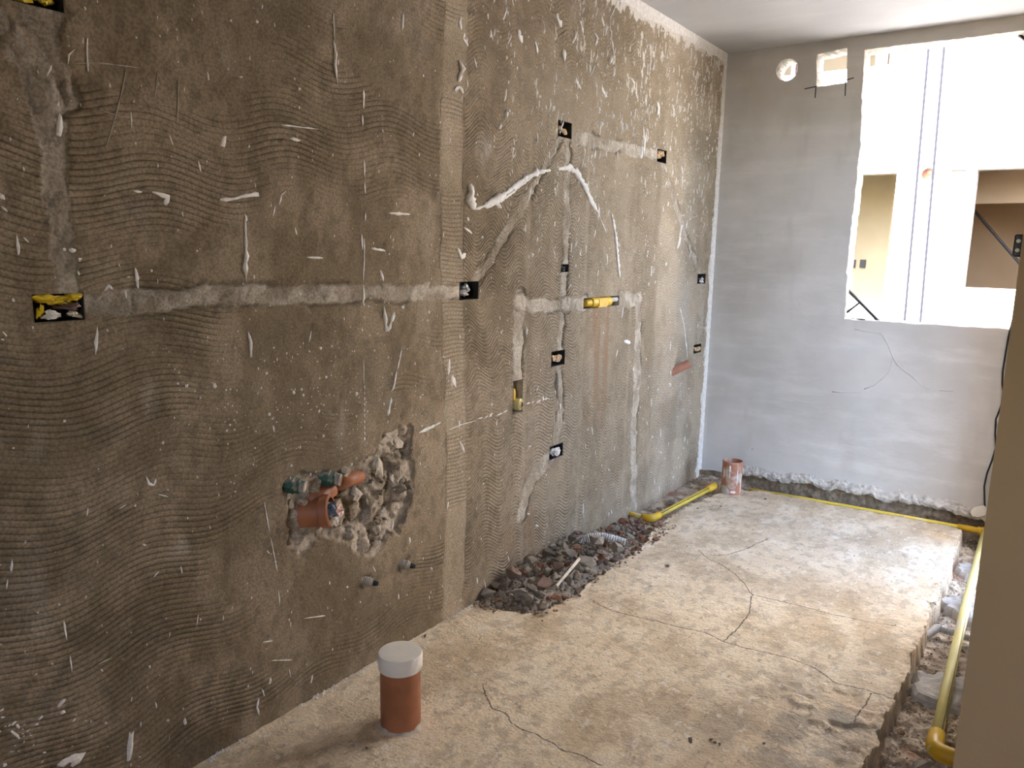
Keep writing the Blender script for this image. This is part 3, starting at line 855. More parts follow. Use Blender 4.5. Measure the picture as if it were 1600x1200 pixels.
# edge of white plaster climbing the corner
v_ = []; f_ = []
nn = 160
for i in range(nn):
    z = 0.02 + (ROOM_H - 0.02) * i / (nn - 1)
    wd = 0.030 + 0.035 * (fbm(np.array([z * 11]), np.array([0.5]), 4, 161)[0] - 0.4)
    for (x, y) in ((-0.002, -wd), (0.004, -wd + 0.006), (0.007, -0.012), (0.012, 0.001)):
        v_.append((x + random.uniform(-.001, .001), ROOM_L + y + random.uniform(-.002, .002), z))
for i in range(nn - 1):
    for k in range(3):
        a = i * 4 + k; f_.append((a, a + 1, a + 5, a + 4))
from_data('corner_plaster', v_, f_, M['white_plaster'], wall_left)
v_ = []; f_ = []
nn = 220
for i in range(nn):
    y = 1.9 + (ROOM_L - 1.9) * i / (nn - 1)
    wd = 0.045 + 0.05 * (fbm(np.array([y * 8]), np.array([0.5]), 4, 162)[0] - 0.4)
    for (x, z) in ((-0.002, -wd), (0.005, -wd + 0.006), (0.008, -0.012), (0.012, 0.001)):
        v_.append((x + random.uniform(-.001, .001), y, ROOM_H + z + random.uniform(-.002, .002)))
for i in range(nn - 1):
    for k in range(3):
        a = i * 4 + k; f_.append((a, a + 4, a + 5, a + 1))
from_data('ceiling_edge_plaster', v_, f_, M['white_plaster'], wall_left)

# ------------------------------------------------------------------ ceiling, right wall, rest of the shell
bm = bmesh.new(); box_bm(bm, -0.14, 1.86, -1.9, ROOM_L + 0.15, ROOM_H, ROOM_H + 0.2)
box_bm(bm, 1.86, 3.3, -1.9, 1.52, ROOM_H, ROOM_H + 0.2)
ceiling = struct(from_bm(bm, 'ceiling', M['ceiling']))
PX, PY = 1.709, 1.40
bm = bmesh.new()
box_bm(bm, PX, 3.2, PY, PY + 0.12, -0.12, ROOM_H)            # end of the partition, facing the camera
box_bm(bm, 1.74, 1.86, PY + 0.12, SIDE[0], -0.14, ROOM_H)       # wall along the trench
box_bm(bm, 1.74, 1.86, SIDE[0], SIDE[1], 2.40, ROOM_H)             # over the side opening
box_bm(bm, 1.74, 1.86, SIDE[0], SIDE[1], -0.14, -0.05)
box_bm(bm, 1.74, 1.86, SIDE[1], ROOM_L, -0.14, ROOM_H)
wall_right = struct(from_bm(bm, 'wall_right', M['taupe_paint']))
struct(plate_with_holes('wall_back', [(-0.14, -0.1), (3.3, -0.1), (3.3, ROOM_H), (-0.14, ROOM_H)], [[(1.6, 1.15), (2.4, 1.15), (2.4, 1.95), (1.6, 1.95)]], -1.9, -2.0, M['room_paint']))
bm = bmesh.new(); box_bm(bm, 3.2, 3.3, -1.9, 1.52, -0.1, ROOM_H)
struct(from_bm(bm, 'wall_side', M['room_paint']))

# ------------------------------------------------------------------ building across the courtyard
FY = 8.0
def fr(x0, y0, x1, y1):
    a = B(x0, y0, FY); b = B(x1, y1, FY); return (a[0], b[0], b[1], a[1])   # x0,x1,z0,z1
ops = [(-0.75, B(1388, 370, FY)[0] + 0.02, 0.98, 2.145), (1.055, 2.3, 1.125, 2.15), (-1.6, 0.345, 3.105, 4.3)]
def rloop(r): return [(r[0], r[2]), (r[1], r[2]), (r[1], r[3]), (r[0], r[3])]
sqr = fr(1487.5, 265.5, 1508, 280.5)
pc = B(1450, 272, FY); pr = 0.055
phole = [(pc[0] + pr * math.cos(2 * math.pi * k / 24), pc[1] + pr * math.sin(2 * math.pi * k / 24)) for k in range(24)]
facade = struct(plate_with_holes('wall_facade', [(-7, -3.2), (8, -3.2), (8, 6.5), (-7, 6.5)], [rloop(r) for r in ops] + [rloop(sqr), phole], FY, FY + 0.15, M['facade']))
def room(name, r, depth, mat_, par=None):
    x0, x1, z0, z1 = r
    bm = bmesh.new()
    vs_ = box_bm(bm, x0 - 0.3, x1 + 0.3, FY + 0.15, FY + depth, z0 - 0.6, z1 + 0.12)
    # open the side towards the courtyard
    for f in list(bm.faces):
        if all(abs(v.co.y - FY - 0.15) < 1e-5 for v in f.verts): bm.faces.remove(f)
    for f in bm.faces: f.normal_flip()
    return from_bm(bm, name, mat_, facade)
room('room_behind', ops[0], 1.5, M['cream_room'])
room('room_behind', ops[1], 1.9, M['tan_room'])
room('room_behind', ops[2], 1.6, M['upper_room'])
bm = bmesh.new(); box_bm(bm, sqr[0] - .02, sqr[1] + .02, FY + 0.05, FY + 0.14, sqr[2] - .02, sqr[3] + .02)
from_bm(bm, 'recess_back', M['mortar_grey'], facade)
bm = bmesh.new(); lathe_bm(bm, (pc[0], FY + 0.08, pc[1]), (0, -1, 0), [(0, 0), (pr * 1.1, 0), (pr * 1.1, 0.04), (pr * .98, 0.07)], 24)
from_bm(bm, 'pipe_sleeve', M['orange_pvc_dusty'], facade)
# inner door jamb and lintel seen in the cream room
bm = bmesh.new(); box_bm(bm, 0.30, 0.40, FY + 0.6, FY + 1.4, 0.4, 1.98)
from_bm(bm, 'door_jamb', M['tan_room'], facade)
bm = bmesh.new(); box_bm(bm, 0.75, 2.6, FY + 0.7, FY + 0.85, 1.90, 2.27)
from_bm(bm, 'beam', M['tan_room'], facade)
for px in (1332.5, 1348):
    x_, z_ = B(px, 412, FY + 1.49)
    bm = bmesh.new(); box_bm(bm, x_ - .028, x_ + .028, FY + 1.47, FY + 1.5, z_ - .045, z_ + .045)
    from_bm(bm, 'socket_box', M['black'], facade)
for px, wd in ((1382, 0.035), (1242, 0.02)):
    x_ = B(px, 90, FY + 0.2)[0]
    bm = bmesh.new(); box_bm(bm, x_ - wd, x_ + wd, FY + 0.18, FY + 0.24, 3.13, 4.3)
    from_bm(bm, 'window_post', M['brown_film'], facade)
bm = bmesh.new(); box_bm(bm, B(1368, 90, FY + .8)[0], 0.5, FY + 0.8, FY + 1.5, 2.9, 4.4)
from_bm(bm, 'inner_wall', M['upper_room'], facade)
a_ = B(1421, 325, FY); d0 = B(1521, 326, FY + 1.3); d1 = B(1596, 418, FY + 1.3)
bm = bmesh.new(); tube_bm(bm, [(d0[0] - .05, FY + 1.3, d0[1] + .05), (d1[0] + .1, FY + 1.3, d1[1] - .1)], 0.014, 8)
tag(from_bm(bm, 'diagonal_rod', M['steel_black']), 'thin dark rod slanting across the tan opening of the opposite building', 'rod')
for a, b, lb in [((1451, 72), (1413, 503), 'left of two thin blue-grey cables hanging down the white facade'), ((1475.5, 69), (1438, 502), 'right of two thin blue-grey cables hanging down the white facade')]:
    p = B(*a, FY - .03); q = B(*b, FY - .03)
    dx = (p[0] - q[0]) / (p[1] - q[1])
    bm = bmesh.new(); tube_bm(bm, [(p[0] + dx * 2.5, FY - .03, p[1] + 2.5), (p[0], FY - .03, p[1]), (q[0], FY - .03, q[1]), (q[0] - dx * 2.5, FY - .03, q[1] - 2.5)], 0.010, 8)
    tag(from_bm(bm, 'hanging_cable', M['cable_blue']), lb, 'cable', 'cables on the facade')
x_, z_ = B(1423, 86, FY)
bm = bmesh.new()
tube_bm(bm, arc((x_, FY - .005, z_ - .03), 0.3, math.pi - .1, 0.05, (1, 0, 0), (0, 0, 1), 8), [0.008 + 0.014 * math.sin(math.pi * i / 8) for i in range(9)], 8)
tag(from_bm(bm, 'vent_hood', M['grey_stub'], None, True), 'small grey curved vent hood high on the white facade', 'vent')
bm = bmesh.new()
pts = [(1391, 471), (1400, 475), (1408, 476.5), (1416, 477), (1421, 476)]
tube_bm(bm, [(B(*q, FY)[0], FY - .004, B(*q, FY)[1]) for q in pts], [0.004, 0.01, 0.014, 0.012, 0.004], 6, jitter=.3)
from_bm(bm, 'broken_edge', M['grey_stub'], facade)
struct(from_data('courtyard_ground', [(-12, ROOM_L + 0.15, -3.2), (14, ROOM_L + 0.15, -3.2), (14, 8.05, -3.2), (-12, 8.05, -3.2)], [(0, 1, 2, 3)], M['ground']))
struct(from_data('yard_ground', [(1.9, 1.55, -3.25), (14, 1.55, -3.25), (14, ROOM_L + 0.2, -3.25), (1.9, ROOM_L + 0.2, -3.25)], [(0, 1, 2, 3)], M['ground']))

# steel corner braces in the window opening
def brace(pts_list, label):
    o = empty('corner_brace', (pts_list[0][0][0], ROOM_L + 0.075, pts_list[0][0][1]))
    for (a, b, wd) in pts_list:
        A = Vector((a[0], ROOM_L + 0.075, a[1])) + rel(o); C = Vector((b[0], ROOM_L + 0.075, b[1])) + rel(o)
        bm = bmesh.new(); tube_bm(bm, [A, C], wd, 6)
        from_bm(bm, 'bar', M['steel_black'], o)
    return tag(o, label, 'brace')
yb = ROOM_L + .075
brace([(B(1315, 443, yb), B(1374, 503, yb), 0.009), (B(1343, 473, yb), B(1317, 493, yb), 0.006), (B(1316, 498, yb), B(1352, 499.5, yb), 0.006)], 'black steel triangular brace in the lower left corner of the window')
brace([((1.455, 2.475), (1.60, 2.33), 0.009), ((1.53, 2.40), (1.592, 2.465), 0.006)], 'black steel brace in the upper right corner of the window')

# ------------------------------------------------------------------ plaster ridges and splashes on the left wall
def ridge(pl, wd, thick=0.6, name='plaster_ridge', mat_=None, jit=0.4):
    pts = []
    P2 = [Vector(W(*p)) for p in pl]
    for i in range(len(P2) - 1):
        n_ = max(2, int((P2[i + 1] - P2[i]).length / 0.012))
        for k in range(n_): pts.append(P2[i].lerp(P2[i + 1], k / n_))
    pts.append(P2[-1])
    N_ = len(pts)
    rr = []
    for i in range(N_):
        t = i / max(1, N_ - 1)
        wv = wd[0] + (wd[1] - wd[0]) * t if hasattr(wd, '__len__') else wd
        e = min(1, 4 * t + .35) * min(1, 4 * (1 - t) + .35)
        wv *= 0.50 if P2[0].x < 2.2 else 0.72
        rr.append(wv * e * random.uniform(1 - jit, 1 + jit) * (0.7 + 0.6 * float(vnoise(np.array([i * .55]), np.array([P2[0].x * 40]), 9)[0])))
    path = [(wall_x(p.x, p.y) + 0.001, p.x, p.y) for p in pts]
    bm = bmesh.new()
    tube_bm(bm, path, rr, 9, jitter=0.32, squash=thick, sq_axis=Vector((1, 0, 0)))
    return from_bm(bm, name, mat_ or M['white_plaster'], wall_left, True)
for pl in [[(112, 100), (150, 98), (215, 106)], [(197, 100), (190, 140), (180, 180), (165, 232)], [(246, 110), (240, 160)], [(240, 163), (265, 165)], [(155, 172), (180, 180), (205, 184)], [(278, 120), (277, 170), (275, 195)]]:
    ridge(pl, 0.0026, .5, 'scratch_ridge', M['mortar_warm'], .3)
# the thick bent bead, the curved bead and the straight one
ridge([(733, 288), (736, 300), (733, 312), (741, 327)], 0.026, 0.8)
ridge([(741, 327), (756, 322), (775, 312), (795, 298), (815, 282), (835, 270), (858, 266)], (0.017, 0.016), 0.7)
ridge([(760, 326), (782, 314), (802, 299), (822, 282), (838, 272)], 0.007, 0.9)
ridge([(870, 264), (890, 262), (902, 272), (912, 288), (922, 310), (936, 334)], (0.022, 0.018), 0.45)
ridge([(956, 334), (962, 365), (965, 400), (968, 434)], (0.014, 0.012), 0.6)
ridge([(937, 338), (943, 352), (948, 365)], 0.006)
ridge([(600, 478), (602, 500), (603, 516), (609, 512), (614, 490)], 0.012, 0.9, 'plaster_hook')
ridge([(521, 62), (524, 85), (523, 102), (527, 130)], (0.010, 0.006), 0.9)
ridge([(521, 20), (522, 42), (522, 60)], 0.004)
ridge([(567, 140), (567, 170)], 0.006); ridge([(565, 178), (566, 198)], 0.005)
ridge([(568, 250), (569, 280)], 0.004); ridge([(569, 283), (570, 302)], 0.007); ridge([(570, 330), (570, 345)], 0.004)
ridge([(565, 366), (566, 390)], 0.005); ridge([(569, 372), (569, 405), (567, 440)], 0.004); ridge([(568, 445), (569, 478)], (0.005, 0.009))
ridge([(383, 342), (384, 375), (385, 400), (383, 420), (385, 440)], (0.006, 0.010), 0.8)
ridge([(387, 518), (391, 535), (392, 558)], (0.004, 0.011), 0.9)
ridge([(628, 540), (624, 560), (620, 578)], (0.004, 0.008)); ridge([(619, 580), (616, 600), (612, 612)], 0.008); ridge([(611, 620), (605, 650)], (0.006, 0.009))
ridge([(567, 560), (568, 600)], 0.003)
for yy in range(602, 690, 9): ridge([(568.5, yy), (569, yy + 6)], random.uniform(.004, .007))
ridge([(717, 95), (722, 108), (716, 128)], (0.022, 0.016), 0.8, 'plaster_flake')
ridge([(709, 140), (718, 136), (724, 146)], 0.012, 0.5, 'plaster_flake')
ridge([(654, 676), (668, 670), (688, 660)], (0.014, 0.006), 0.35, 'plaster_flake')
ridge([(135, 60), (134, 80), (136, 112)], (0.003, 0.006)); ridge([(105, 100), (106, 86), (116, 77)], 0.003)
ridge([(205, 200), (204, 175)], 0.003)
ridge([(238, 300), (262, 308), (258, 320)], (0.010, 0.016), 0.3, 'plaster_flake')
ridge([(208, 298), (222, 300)], 0.006, 0.4, 'plaster_flake')
ridge([(344, 312), (362, 311), (385, 306), (404, 302)], (0.009, 0.011), 0.35, 'plaster_flake')
ridge([(163, 455), (170, 446), (176, 452)], 0.008, 0.7, 'plaster_flake')
ridge([(0, 302), (8, 312)], 0.008, .5, 'plaster_flake'); ridge([(2, 322), (12, 331)], 0.006, .5, 'plaster_flake')
ridge([(607, 333), (640, 335)], (0.006, 0.010), .4, 'plaster_flake'); ridge([(580, 388), (602, 392)], 0.006, .5)
ridge([(480, 402), (505, 403)], 0.005, .5); ridge([(440, 195), (498, 202)], 0.004, .4); ridge([(452, 216), (470, 220)], 0.007, .4)
ridge([(436, 320), (440, 305), (447, 298)], 0.004); ridge([(426, 338), (430, 322)], 0.004)
ridge([(395, 303), (405, 306)], 0.012, .35, 'plaster_flake')
ridge([(714, 387), (720, 402), (727, 396)], 0.013, .5, 'plaster_flake'); ridge([(724, 355), (737, 365)], 0.011, .6, 'plaster_flake')
ridge([(775, 318), (783, 325)], 0.011, .5, 'plaster_flake'); ridge([(728, 340), (732, 344)], 0.010, .5, 'plaster_flake')
ridge([(682, 302), (683, 303)], 0.012, .4, 'plaster_flake'); ridge([(686, 190), (688, 192)], 0.009, .4, 'plaster_flake'); ridge([(703, 203), (705, 206)], 0.012, .4, 'plaster_flake')
ridge([(228, 745), (232, 756), (240, 758), (243, 748)], 0.005); ridge([(247, 772), (262, 776)], 0.007); ridge([(185, 795), (196, 788)], 0.004)
ridge([(240, 902), (248, 893)], 0.005); ridge([(222, 850), (228, 852)], 0.006); ridge([(10, 920), (12, 905)], 0.005)
ridge([(100, 970), (105, 1000)], 0.004); ridge([(110, 1025), (113, 1050)], 0.004); ridge([(155, 1038), (175, 1028)], 0.002)
ridge([(475, 966), (508, 962)], (0.002, 0.007), .5); ridge([(410, 1003), (425, 1001)], 0.004); ridge([(307, 980), (310, 960)], 0.003)
ridge([(412, 785), (420, 830)], 0.003); ridge([(422, 840), (432, 892)], 0.003); ridge([(434, 922), (436, 945)], 0.003)
ridge([(700, 672), (720, 664), (745, 657)], 0.003); [ridge([(x_, 657 - (x_ - 745) * .30 + random.uniform(-3, 3)), (x_ + random.uniform(3, 9), 654 - (x_ - 745) * .30 + random.uniform(-3, 3))], random.uniform(.003, .007), .5) for x_ in (746, 757, 764, 776, 786, 822, 830, 838, 850)]
ridge([(405, 1118), (402, 1105), (405, 1092)], 0.007); ridge([(424, 1032), (456, 1031)], 0.003); ridge([(454, 1058), (452, 1045)], 0.003)
ridge([(90, 1196), (128, 1180), (112, 1198)], 0.02, .3, 'plaster_flake')
ridge([(965, 1), (952, 30), (956, 70), (962, 105)], 0.006, .6); ridge([(1062, 480), (1068, 505), (1072, 540), (1074, 560)], 0.007, .5)
ridge([(975, 533), (985, 536)], 0.012, .3, 'plaster_flake'); ridge([(706, 588), (712, 604)], 0.018, .25, 'plaster_flake')
for p in [(720, 35, 0.022), (726, 60, 0.015), (812, 55, .018), (835, 72, .015), (880, 85, .016), (905, 40, .018), (928, 60, .015), (940, 30, .015), (1025, 168, .02), (1050, 172, .018), (940, 140, .016), (900, 128, .014), (870, 30, .02), (985, 130, .014)]:
    x0_, y0_, r_ = p
    ridge([(x0_, y0_ - 9), (x0_ + random.uniform(-4, 6), y0_), (x0_ + random.uniform(0, 8), y0_ + 12)], r_ * .75, .3, 'plaster_flake', jit=.5)

# small splashes, too many to count: one joined skin of low domes
sv = []; sf = []
def splash(y, z, ry, rz, th, rot):
    n_ = 8
    b0 = len(sv); x0_ = wall_x(y, z)
    ca, sa = math.cos(rot), math.sin(rot)
    for ring, hgt in ((1.0, -0.001), (0.6, 0.8 * th)):
        for k in range(n_):
            a = 2 * math.pi * k / n_
            r_ = ring * random.uniform(0.6, 1.25)
            dy, dz = ry * r_ * math.cos(a), rz * r_ * math.sin(a)
            sv.append((x0_ + hgt, y + dy * ca - dz * sa, z + dy * sa + dz * ca))
    sv.append((x0_ + th, y, z))
    for k in range(n_):
        k2 = (k + 1) % n_
        sf.append((b0 + k, b0 + k2, b0 + n_ + k2, b0 + n_ + k)); sf.append((b0 + n_ + k, b0 + n_ + k2, b0 + 2 * n_))
cnt = 0
while cnt < 2700:
    y = random.uniform(0.5, 4.6); z = random.uniform(0.03, ROOM_H - 0.02)
    tr = float(sstep(1.9, 3.1, y) * sstep(1.15, 2.3, z))
    p = 0.16 + 0.95 * tr + 0.25 * float(sstep(3.7, 4.2, y))
    p *= 0.25 + 1.5 * float(vnoise(np.array([y * 5]), np.array([z * 4]), 201)[0]) ** 1.6
    if random.random() > p: continue
    i_, j_ = int(np.searchsorted(ys, y)), int(np.searchsorted(zs, z))
    if rim[min(i_, len(ys) - 1), min(j_, len(zs) - 1)] > 0 : continue
    if any(a < y < b and c < z < d for (a, b, c, d) in RECTS.values()): continue
    s = 0.0015 * math.exp(random.gauss(0.25, 0.6)) * (1 + 0.45 * tr)
    el = random.choice([1, 1, 1.6, 2.5, 4.0, 6.0]) if random.random() < .8 else .6
    splash(y, z, s, s * el, s * random.uniform(.4, .9), random.gauss(-0.12 if tr > .2 else 0, 0.25))
    cnt += 1
# spatter band on the middle left
for _ in range(420):
    px = random.gauss(520, 130); py = random.gauss(640, 75)
    y, z = W(px, py)
    if not (0.7 < y < 2.4): continue
    s = 0.0016 * math.exp(random.gauss(0.2, 0.4)); splash(y, z, s, s * 1.2, s * .7, 0)
for _ in range(70):
    px = random.gauss(20, 60); py = random.gauss(1150, 45)
    y, z = W(px, py)
    if z < 0.02: continue
    s = 0.0022 * math.exp(random.gauss(0.2, 0.5)); splash(y, z, s * 1.6, s * .7, s * .5, random.gauss(.2, .4))
# long streaks on the upper right
for _ in range(120):
    y = random.uniform(2.3, 4.5); z = random.uniform(1.25, 2.5)
    if random.random() > float(sstep(1.2, 2.2, z)) * .9 + .15: continue
    for k in range(random.randint(2, 5)):
        s = random.uniform(.0015, .0055)
        splash(y + random.gauss(0, .008), z - k * random.uniform(.015, .035), s, s * random.uniform(1.5, 6), s * .5, random.gauss(-.1, .25))
o = from_data('plaster_splashes', sv, sf, M['white_plaster'], wall_left, True)
o['kind'] = 'stuff'

# ------------------------------------------------------------------ wall boxes with crumpled packing
def crumple_bm(bm, c, r, seed, amt=0.45, sub=3):
    rs = random.Random(seed)
    tmp = bmesh.new()
    bmesh.ops.create_icosphere(tmp, subdivisions=sub, radius=1.0)
    dirs = [Vector((rs.gauss(0, 1), rs.gauss(0, 1), rs.gauss(0, 1))).normalized() for _ in range(16)]
    offs = [rs.uniform(0.25, 0.8) for _ in dirs]
    mp = {}
    for v in tmp.verts:
        p = v.co.normalized()
        k = 1.22
        for d, of in zip(dirs, offs):
            k -= amt * max(0, p.dot(d) - of) * 1.15
        k += amt * 0.35 * math.sin(p.dot(dirs[0]) * 9 + 3 * p.dot(dirs[1])) * math.cos(p.dot(dirs[2]) * 8)
        k += rs.uniform(-.09, .09)
        mp[v] = bm.verts.new((c[0] + p.x * r[0] * k, c[1] + p.y * r[1] * k, c[2] + p.z * r[2] * k))
    for f in tmp.faces: bm.faces.new([mp[v] for v in f.verts])
    tmp.free()
def wall_box(key, label, fills, depth=0.05, cat='junction box', name='junction_box', shell=None):
    y0, y1, z0, z1 = RECTS[key]
    o = empty(name, (0, (y0 + y1) / 2, z0))
    off = rel(o)
    bm = bmesh.new()
    t = 0.0015
    def q(*p): bm.faces.new([bm.verts.new(Vector(v) + off) for v in p])
    X0, X1 = -depth, 0.001
    a = [(X0, y0 + t, z0 + t), (X0, y1 - t, z0 + t), (X0, y1 - t, z1 - t), (X0, y0 + t, z1 - t)]
    b = [(X1, y0 - t, z0 - t), (X1, y1 + t, z0 - t), (X1, y1 + t, z1 + t), (X1, y0 - t, z1 + t)]
    q(*a)
    for k in range(4): q(b[k], b[(k + 1) % 4], a[(k + 1) % 4], a[k])
    bmesh.ops.recalc_face_normals(bm, faces=bm.faces)
    from_bm(bm, 'box_shell', shell or M['box_black'], o)
    cy_, cz_ = (y0 + y1) / 2, (z0 + z1) / 2; hy, hz = (y1 - y0) / 2, (z1 - z0) / 2
    for i, (nm, mt, fy_, fz_, ry, rz, dx) in enumerate(fills):
        bm = bmesh.new()
        c = Vector((-depth * dx * .45, cy_ + fy_ * hy, cz_ + fz_ * hz)) + off
        crumple_bm(bm, c, (depth * .40, ry * hy * 1.12, rz * hz * 1.12), hash((key, i)) % 1000 if False else (len(key) * 37 + i * 11 + ord(key[0])), .75)
        from_bm(bm, nm, M[mt], o)
    return tag(o, label, cat)
wall_box('top', 'black wall box stuffed with yellow film at the top left corner of the wall',
         [('crumpled_film', 'yellow_film', -.35, -.15, .55, .75, .35), ('crumpled_film', 'yellow_film', .3, .1, .45, .7, .35)])
wall_box('switch', 'wide wall box stuffed with yellow, brown and white film at the left',
         [('crumpled_film', 'yellow_film', -.15, .55, .75, .40, .25), ('crumpled_film', 'yellow_film', .55, .55, .36, .42, .22), ('crumpled_film', 'brown_film', .15, .0, .7, .5, .55),
          ('crumpled_film', 'yellow_film', -.72, -.1, .18, .75, .3), ('crumpled_film', 'white_film', -.30, -.42, .42, .48, .25), ('crumpled_film', 'cream_paper', .5, -.58, .45, .33, .25)])
wall_box('foil', 'square box with crumpled grey film at the end of the long horizontal chase',
         [('crumpled_film', 'grey_film', -.25, .1, .70, .8, .3), ('crumpled_film', 'white_film', -.45, -.4, .4, .45, .2)])
wall_box('tan_high', 'small square box with tan paper, highest on the middle of the wall', [('crumpled_paper', 'tan_paper', -.25, 0, .62, .85, .3), ('crumpled_paper', 'cream_paper', -.35, -.35, .35, .4, .2)])
wall_box('tan_right', 'small box with tan paper where the upper sloping chase meets the steep one', [('crumpled_paper', 'tan_paper', -.1, .2, .7, .65, .3)])
wall_box('tan_mid', 'small square box with tan paper between the yellow valve and the brass outlet', [('crumpled_paper', 'tan_paper', -.1, .1, .7, .75, .3), ('crumpled_paper', 'cream_paper', .1, -.2, .5, .5, .15)])
wall_box('foil_low', 'lowest square box, packed with white film, above the short slanting chase', [('crumpled_film', 'white_film', -.3, -.1, .6, .8, .25), ('crumpled_film', 'grey_film', .1, -.45, .5, .4, .3)])
wall_box('pale_far', 'small box with white film close to the far corner of the wall', [('crumpled_film', 'white_film', -.1, -.1, .75, .8, .15)])
wall_box('tan_far', 'small box with tan paper above the red pipe stub near the corner', [('crumpled_paper', 'tan_paper', 0, 0, .85, .85, .15)])
wall_box('knot', 'small dark hole with a black conduit end in the vertical chase', [('conduit_end', 'black', -.1, 0, .6, .7, .2)], 0.03, 'conduit')

# gas valve in its slot
y0, y1, z0, z1 = RECTS['valve']
def lined_slot(key, o, depth, mt):
    y0, y1, z0, z1 = RECTS[key]
    off = rel(o); bm = bmesh.new()
    def q(*p): bm.faces.new([bm.verts.new(Vector(v) + off) for v in p])
    a = [(-depth, y0, z0), (-depth, y1, z0), (-depth, y1, z1), (-depth, y0, z1)]; b = [(0.001, y0 - .001, z0 - .001), (0.001, y1 + .001, z0 - .001), (0.001, y1 + .001, z1 + .001), (0.001, y0 - .001, z1 + .001)]
    q(*a)
    for k in range(4): q(b[k], b[(k + 1) % 4], a[(k + 1) % 4], a[k])
    bmesh.ops.recalc_face_normals(bm, faces=bm.faces)
    return from_bm(bm, 'slot_lining', mt, o)
o = empty('gas_tee', (0, (y0 + y1) / 2, z0))
off = rel(o)
lined_slot('valve', o, 0.05, M['mortar_warm'])
zc = (z0 + z1) / 2; hz = (z1 - z0) / 2; L_ = y1 - y0
def ypt(px): return W(px, 472)[0]
bm = bmesh.new()
lathe_bm(bm, Vector((-0.012, ypt(917), zc)) + off, (0, 1, 0), [(0, 0), (hz * .62, 0), (hz * .70, 0.004), (hz * .70, .05), (hz * .9, .052), (hz * .98, .06), (hz * .98, ypt(938) - ypt(917) - .004)], 20)
shade_auto(from_bm(bm, 'socket', M['yellow_fitting'], o))
bm = bmesh.new()
box_bm(bm, -0.012 - hz * .9, -0.012 + hz * 1.05, ypt(932), ypt(948), zc - hz * .95, zc + hz * .80)
bmesh.ops.translate(bm, verts=bm.verts, vec=off)
bmesh.ops.bevel(bm, geom=bm.edges[:], offset=.006, segments=2, affect='EDGES')
from_bm(bm, 'tee_body', M['yellow_fitting'], o)
bm = bmesh.new()
lathe_bm(bm, Vector((-0.012, ypt(947), zc)) + off, (0, 1, 0), [(hz * .9, 0), (hz * .98, .005), (hz * .98, ypt(954) - ypt(947)), (hz * .85, ypt(954) - ypt(947) + .006), (0, ypt(954) - ypt(947) + .006)], 20)
shade_auto(from_bm(bm, 'collar', M['yellow_fitting'], o))
bm = bmesh.new(); tube_bm(bm, [Vector((-.014, ypt(953), zc + hz * .2)) + off, Vector((-.014, y1 - .002, zc + hz * .2)) + off], hz * .45, 14)
from_bm(bm, 'gas_pipe', M['conduit_grey'], o, True)
tag(o, 'yellow gas tee fitting set in a slot in the horizontal chase', 'pipe fitting')

# gas outlet elbow in the vertical slot
o = empty('gas_outlet', (0, *[(RECTS['slot'][0] + RECTS['slot'][1]) / 2, RECTS['slot'][2]]))
off = rel(o)
lined_slot('slot', o, 0.06, M['mortar_warm'])
y0, y1, z0, z1 = RECTS['slot']
yc = y0 + 0.028
zc = W(808, 632)[1]
bm = bmesh.new(); tube_bm(bm, [Vector((-.018, y0 + .012, z1)) + off, Vector((-.018, y0 + .012, zc + .055)) + off], 0.008, 14)
from_bm(bm, 'gas_pipe', M['yellow_pipe_pale'], o, True)
bm = bmesh.new(); lathe_bm(bm, Vector((-.016, y0 + .014, zc + .02)) + off, (0, 0, 1), [(0.014, 0), (0.015, .03), (0.012, .045), (0, .045)], 16)
shade_auto(from_bm(bm, 'socket', M['yellow_fitting'], o))
bm = bmesh.new()
lathe_bm(bm, Vector((-.03, yc, zc)) + off, (1, 0.25, 0), [(0.020, 0), (0.024, .02), (0.024, .042), (0.019, .046), (0.012, .046), (0.012, .02), (0, .02)], 18)
shade_auto(from_bm(bm, 'threaded_end', M['yellow_pipe_pale'], o))
bm = bmesh.new(); lathe_bm(bm, Vector((.008, yc + .009, zc)) + off, (1, 0.25, 0), [(0.0185, 0), (0.0185, .008), (0.013, .0095), (0.011, .0095), (0.011, .002), (0, .002)], 18)
shade_auto(from_bm(bm, 'brass_ring', M['brass'], o))
tag(o, 'brass and yellow gas outlet elbow in a narrow vertical slot', 'gas outlet')

# red pipe stub near the corner
cy_, cz_ = W(1050, 582)
cy2, cz2 = W(1073, 562)
o = empty('red_pipe_stub', (0, cy_, cz_))
off = rel(o)
a = Vector((-0.03, cy_ + .02, cz_ + .0)); b = Vector((0.10, (cy_ + cy2) / 2 + .03, cz2 + .0))
ax = (Vector((0.060, cy2 - .115, cz2 - 0.005)) - Vector((-0.03, cy_ - .01, cz_ - .015)))
bm = bmesh.new()
lathe_bm(bm, Vector((-0.03, cy_ - .01, cz_ - .015)) + off, ax, [(0.024, 0), (0.024, ax.length), (0.021, ax.length), (0.021, ax.length - .05), (0, ax.length - .05)], 22)
shade_auto(from_bm(bm, 'pipe', M['orange_pvc_dusty'], o))
bm = bmesh.new()
crumple_bm(bm, Vector((0.056, cy2 - .120, cz2 - 0.007)) + off, (.020, .020, .020), 77, .3, 2)
from_bm(bm, 'paper_plug', M['cream_paper'], o)
tag(o, 'slanting red plastic pipe stub coming out of the wall near the corner', 'pipe')

